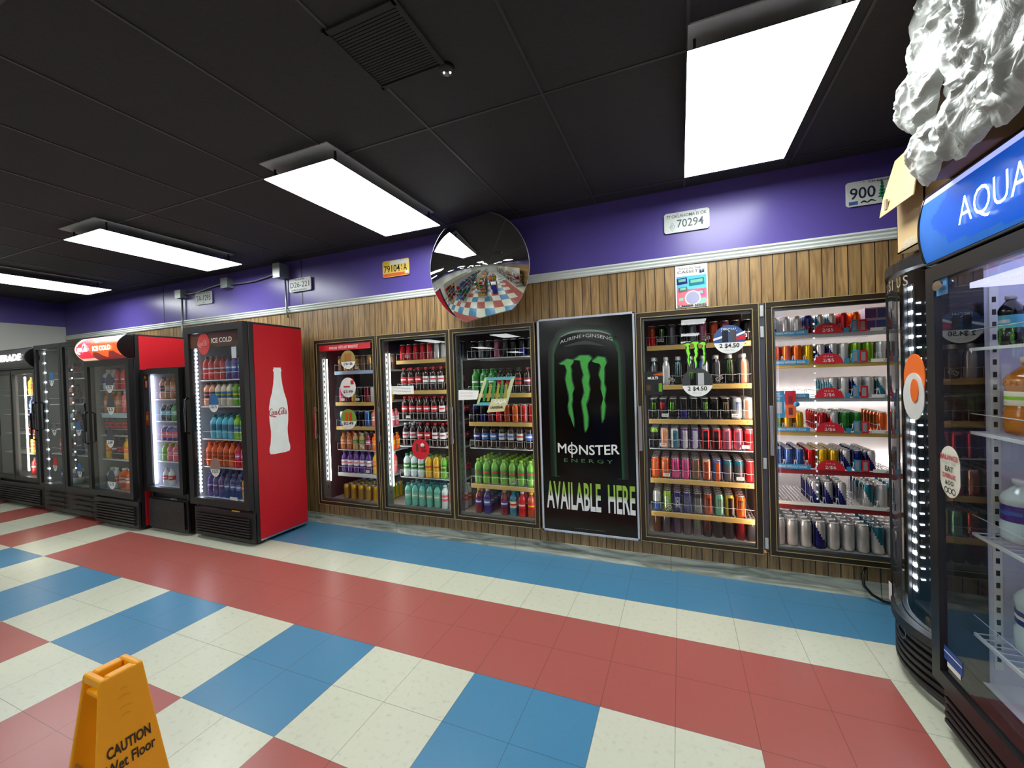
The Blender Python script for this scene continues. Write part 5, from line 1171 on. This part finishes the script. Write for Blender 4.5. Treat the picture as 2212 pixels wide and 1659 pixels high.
# junction boxes, cables and conduits
GALV = M('galvanised', (150, 158, 156), .35, .6)
for (x0, x1, z0, z1, dp, lb) in ((-5.65, -5.545, 2.545, 2.64, .07, 'small metal junction box nearest the left wall'), (-4.79, -4.68, 2.575, 2.685, .075, 'middle metal junction box under the ceiling edge'), (-3.885, -3.79, 2.575, 2.72, .12, 'largest metal junction box beside the D26-221 plate')):
    t = thing('junction_box', lb, 'junction box', (x0, WY, z0), 0, 'junction boxes on the purple band')
    bev(MB().box(0, x1 - x0, -dp, -.001, 0, z1 - z0).build('box', GALV, t), .003)
    bev(MB().box(-.003, x1 - x0 + .003, -dp - .003, -dp, -.003, z1 - z0 + .003).build('cover', M('cover_grey', (176, 184, 182), .4, .4), t), .001)
    MB().lathe([(.004, 0), (.004, .004)], 6, c=(.01, -dp - .006, .008)).build('screw', STEEL, t)
def cable(name, pts, r, mat, label, cat):
    t = MB().tube(pts, r, seg=8).build(name, mat); return tag(t, label, cat)
cable('armoured_cable', [(-5.545, .49, 2.60), (-5.45, .5, 2.585), (-5.3, .505, 2.59), (-5.1, .505, 2.62), (-4.9, .5, 2.635), (-4.79, .49, 2.635)], .008, GALV, 'thin metal cable joining the two left junction boxes', 'cable')
cable('armoured_cable', [(-4.68, .49, 2.615), (-4.5, .505, 2.61), (-4.3, .505, 2.61), (-4.1, .505, 2.63), (-3.96, .5, 2.65), (-3.885, .48, 2.655)], .008, GALV, 'thick pale cable joining the two right junction boxes', 'cable')
cable('conduit', [(-5.60, .505, 2.545), (-5.60, .505, 2.27), (-5.59, .49, 2.25), (-5.59, .49, 2.0)], .010, GALV, 'vertical conduit dropping from the leftmost junction box', 'conduit')
cable('conduit', [(-3.83, .505, 2.575), (-3.825, .505, 2.30), (-3.81, .49, 2.25), (-3.80, .50, 2.16)], .009, GALV, 'vertical conduit dropping behind the red-sided cooler', 'conduit')
cable('power_cord', [(1.10, .507, .198), (1.075, .49, .15), (1.075, .47, .09), (1.11, .46, .045), (1.16, .45, .018), (1.22, .44, .011), (1.30, .42, .011)], .0085, BLK, 'black power cord hanging below the rightmost glass door', 'cord')

# ------------------------------------------------------------------ wet floor sign
YEL = M('sign_yellow', (240, 162, 2), .4, noise=.05)
t = thing('wet_floor_sign', 'yellow folding caution wet floor sign in the foreground', 'floor sign', (-1.558, -2.006, 0), -.02)
def sign_panel(s):
    """leaning panel, s=+1 faces +x"""
    xt, xb = .047 * s, .12 * s; mb = MB(); th = .012
    def P(y, z, o): f = z / .6; return (xb + (xt - xb) * f - o * s, y, z)
    out = [(-.14, 0), (-.09, 0), (-.075, .05), (.075, .05), (.09, 0), (.14, 0), (.095, .2), (.062, .5), (.052, .6), (-.052, .6), (-.062, .5), (-.095, .2)]
    mb.prism(out, lambda u, v, t_: P(u, v, t_), th); return mb, P
mbp, Pf = sign_panel(1); bev(mbp.build('front_panel', YEL, t), .004)
mbp, _ = sign_panel(-1); bev(mbp.build('back_panel', YEL, t), .004)
mb = MB()
mb.box(-.048, .048, -.052, -.032, .575, .602).box(-.048, .048, .032, .052, .575, .602).box(-.048, -.018, -.032, .032, .575, .602).box(.018, .048, -.032, .032, .575, .602)
mb.box(-.044, .044, -.048, .048, .54, .556)
bev(mb.build('carry_handle', YEL, t), .006, 3)
mb = MB()
for sy in (-.07, .07): mb.box(-.06, .06, sy - .003, sy + .003, .33, .345)
mb.build('spreader', M('sign_amber', (150, 100, 20), .5), t)
nv = Vector(Pf(0, .6, 0)) - Vector(Pf(0, 0, 0)); nv.normalize()
text('caution_text', 'CAUTION', M('sign_ink', (50, 34, 12), .5), t, Vector(Pf(-.052, .382, 0)), (0, 1, 0), nv, .104, .032, .002, bold=.03)
text('caution_text', 'Wet Floor', M('sign_ink', (50, 34, 12), .5), t, Vector(Pf(-.058, .338, 0)), (0, 1, 0), nv, .118, .032, .002, bold=.02)
mb = MB(); f3 = lambda u, v, th: tuple(Vector(Pf(u, v, 0)) + Vector((th + .001, 0, 0)))

for q, (z, h) in enumerate(((.552, .014), (.53, .024), (.50, .026), (.478, .02))): ribbon(mb, [(-h * .6, z), (0, z + .003), (h * .6, z - .002)], [.004, .006, .004], f3, .0008)
mb.build('embossed_figure', M('sign_emboss', (222, 154, 8), .5), t, fix=False)
# ------------------------------------------------------------------ rest of the store (seen in the round mirror)
def gondola(x, y0, L_, label, cols, seed, h=1.75, w_=.42):
    t = thing('store_shelving', label, 'store shelving', (x, y0, 0))
    mb = MB().box(-w_, w_, -L_, 0, 0, .15).box(-.02, .02, -L_, 0, .15, h)
    mb.build('frame', M('gondola_beige', (170, 166, 150), .5), t)
    mb = MB()
    for z in (.5, .8, 1.08): mb.box(-w_, w_, -L_, 0, z, z + .02)
    mb.build('shelf_board', M('gondola_grey', (140, 142, 140), .5), t)
    rr = random.Random(seed); mb = MB(); mats = [cm(c) for c in cols]
    for z, zh in ((.151, .3), (.521, .24), (.821, .22), (1.101, .26)):
        for s_ in (-1, 1):
            y = -.04
            while y > -L_ + .12:
                b = rr.uniform(.07, .2); hh = zh * rr.uniform(.5, .95); d = rr.uniform(.2, .36)
                xa, xb = (.04, .04 + d) if s_ > 0 else (-.04 - d, -.04)
                mb.box(xa, xb, y - b, y - .01, z, z + hh, rr.randrange(len(cols))); y -= b
    o = mb.build('merchandise', mats, t); o['kind'] = 'stuff'
gondola(-2.3, -2.6, 5.2, 'snack shelving aisle with orange and yellow packs, second from camera aisle', ['orange', 'yellow', 'red', 'tan', 'gold', 'white', 'purple', 'green'], 1)
gondola(-4.4, -2.0, 6.5, 'snack shelving aisle with blue and green packs', ['blue', 'green', 'white', 'purple', 'red', 'cyan'], 2)
gondola(-6.5, -1.6, 7.0, 'shelving aisle nearest the left wall, mixed red packs', ['red', 'white', 'maroon', 'yellow', 'grey', 'brown'], 3)
gondola(-1.15, -3.5, 1.6, 'narrow snack rack nearest the camera aisle, bright mixed bags', ['orange', 'yellow', 'red', 'green', 'blue', 'white', 'black'], 6, 1.5, .28)
gondola(1.4, -3.6, 12, 'long shelving along the right wall, pale household goods', ['white', 'cream', 'grey', 'tan', 'silver', 'red'], 7, 1.9, .4)
gondola(-2.3, -9.0, 6, 'rear shelving aisle with pale goods, far end of the store', ['white', 'cream', 'grey', 'tan', 'silver', 'blue'], 4, 1.7)
gondola(-5.0, -9.8, 6, 'rear shelving aisle with grey goods, far left of the store', ['white', 'cream', 'grey', 'brown', 'silver', 'red'], 5, 1.7)
t = thing('trash_bin', 'tall blue bin at the end of the snack aisle', 'bin', (-1.15, -3.2, 0))
bev(MB().box(-.2, .2, -.2, .2, 0, .8).build('body', M('bin_blue', (20, 40, 150), .4), t), .02); bev(MB().box(-.21, .21, -.21, .21, .8, .92).build('lid', PAPER, t), .02)

# rear rows of drinks that nobody could count
for k_, nm_, lb in (('can', 'rear_cans', 'rows of drink cans receding behind the counted front rows'), ('bottle', 'rear_bottles', 'rows of drink bottles receding behind the counted front rows')):
    o = STUFF[k_].build(nm_, STUFFM[k_], fix=False); tag(o, lb, k_ + 's'); o['kind'] = 'stuff'
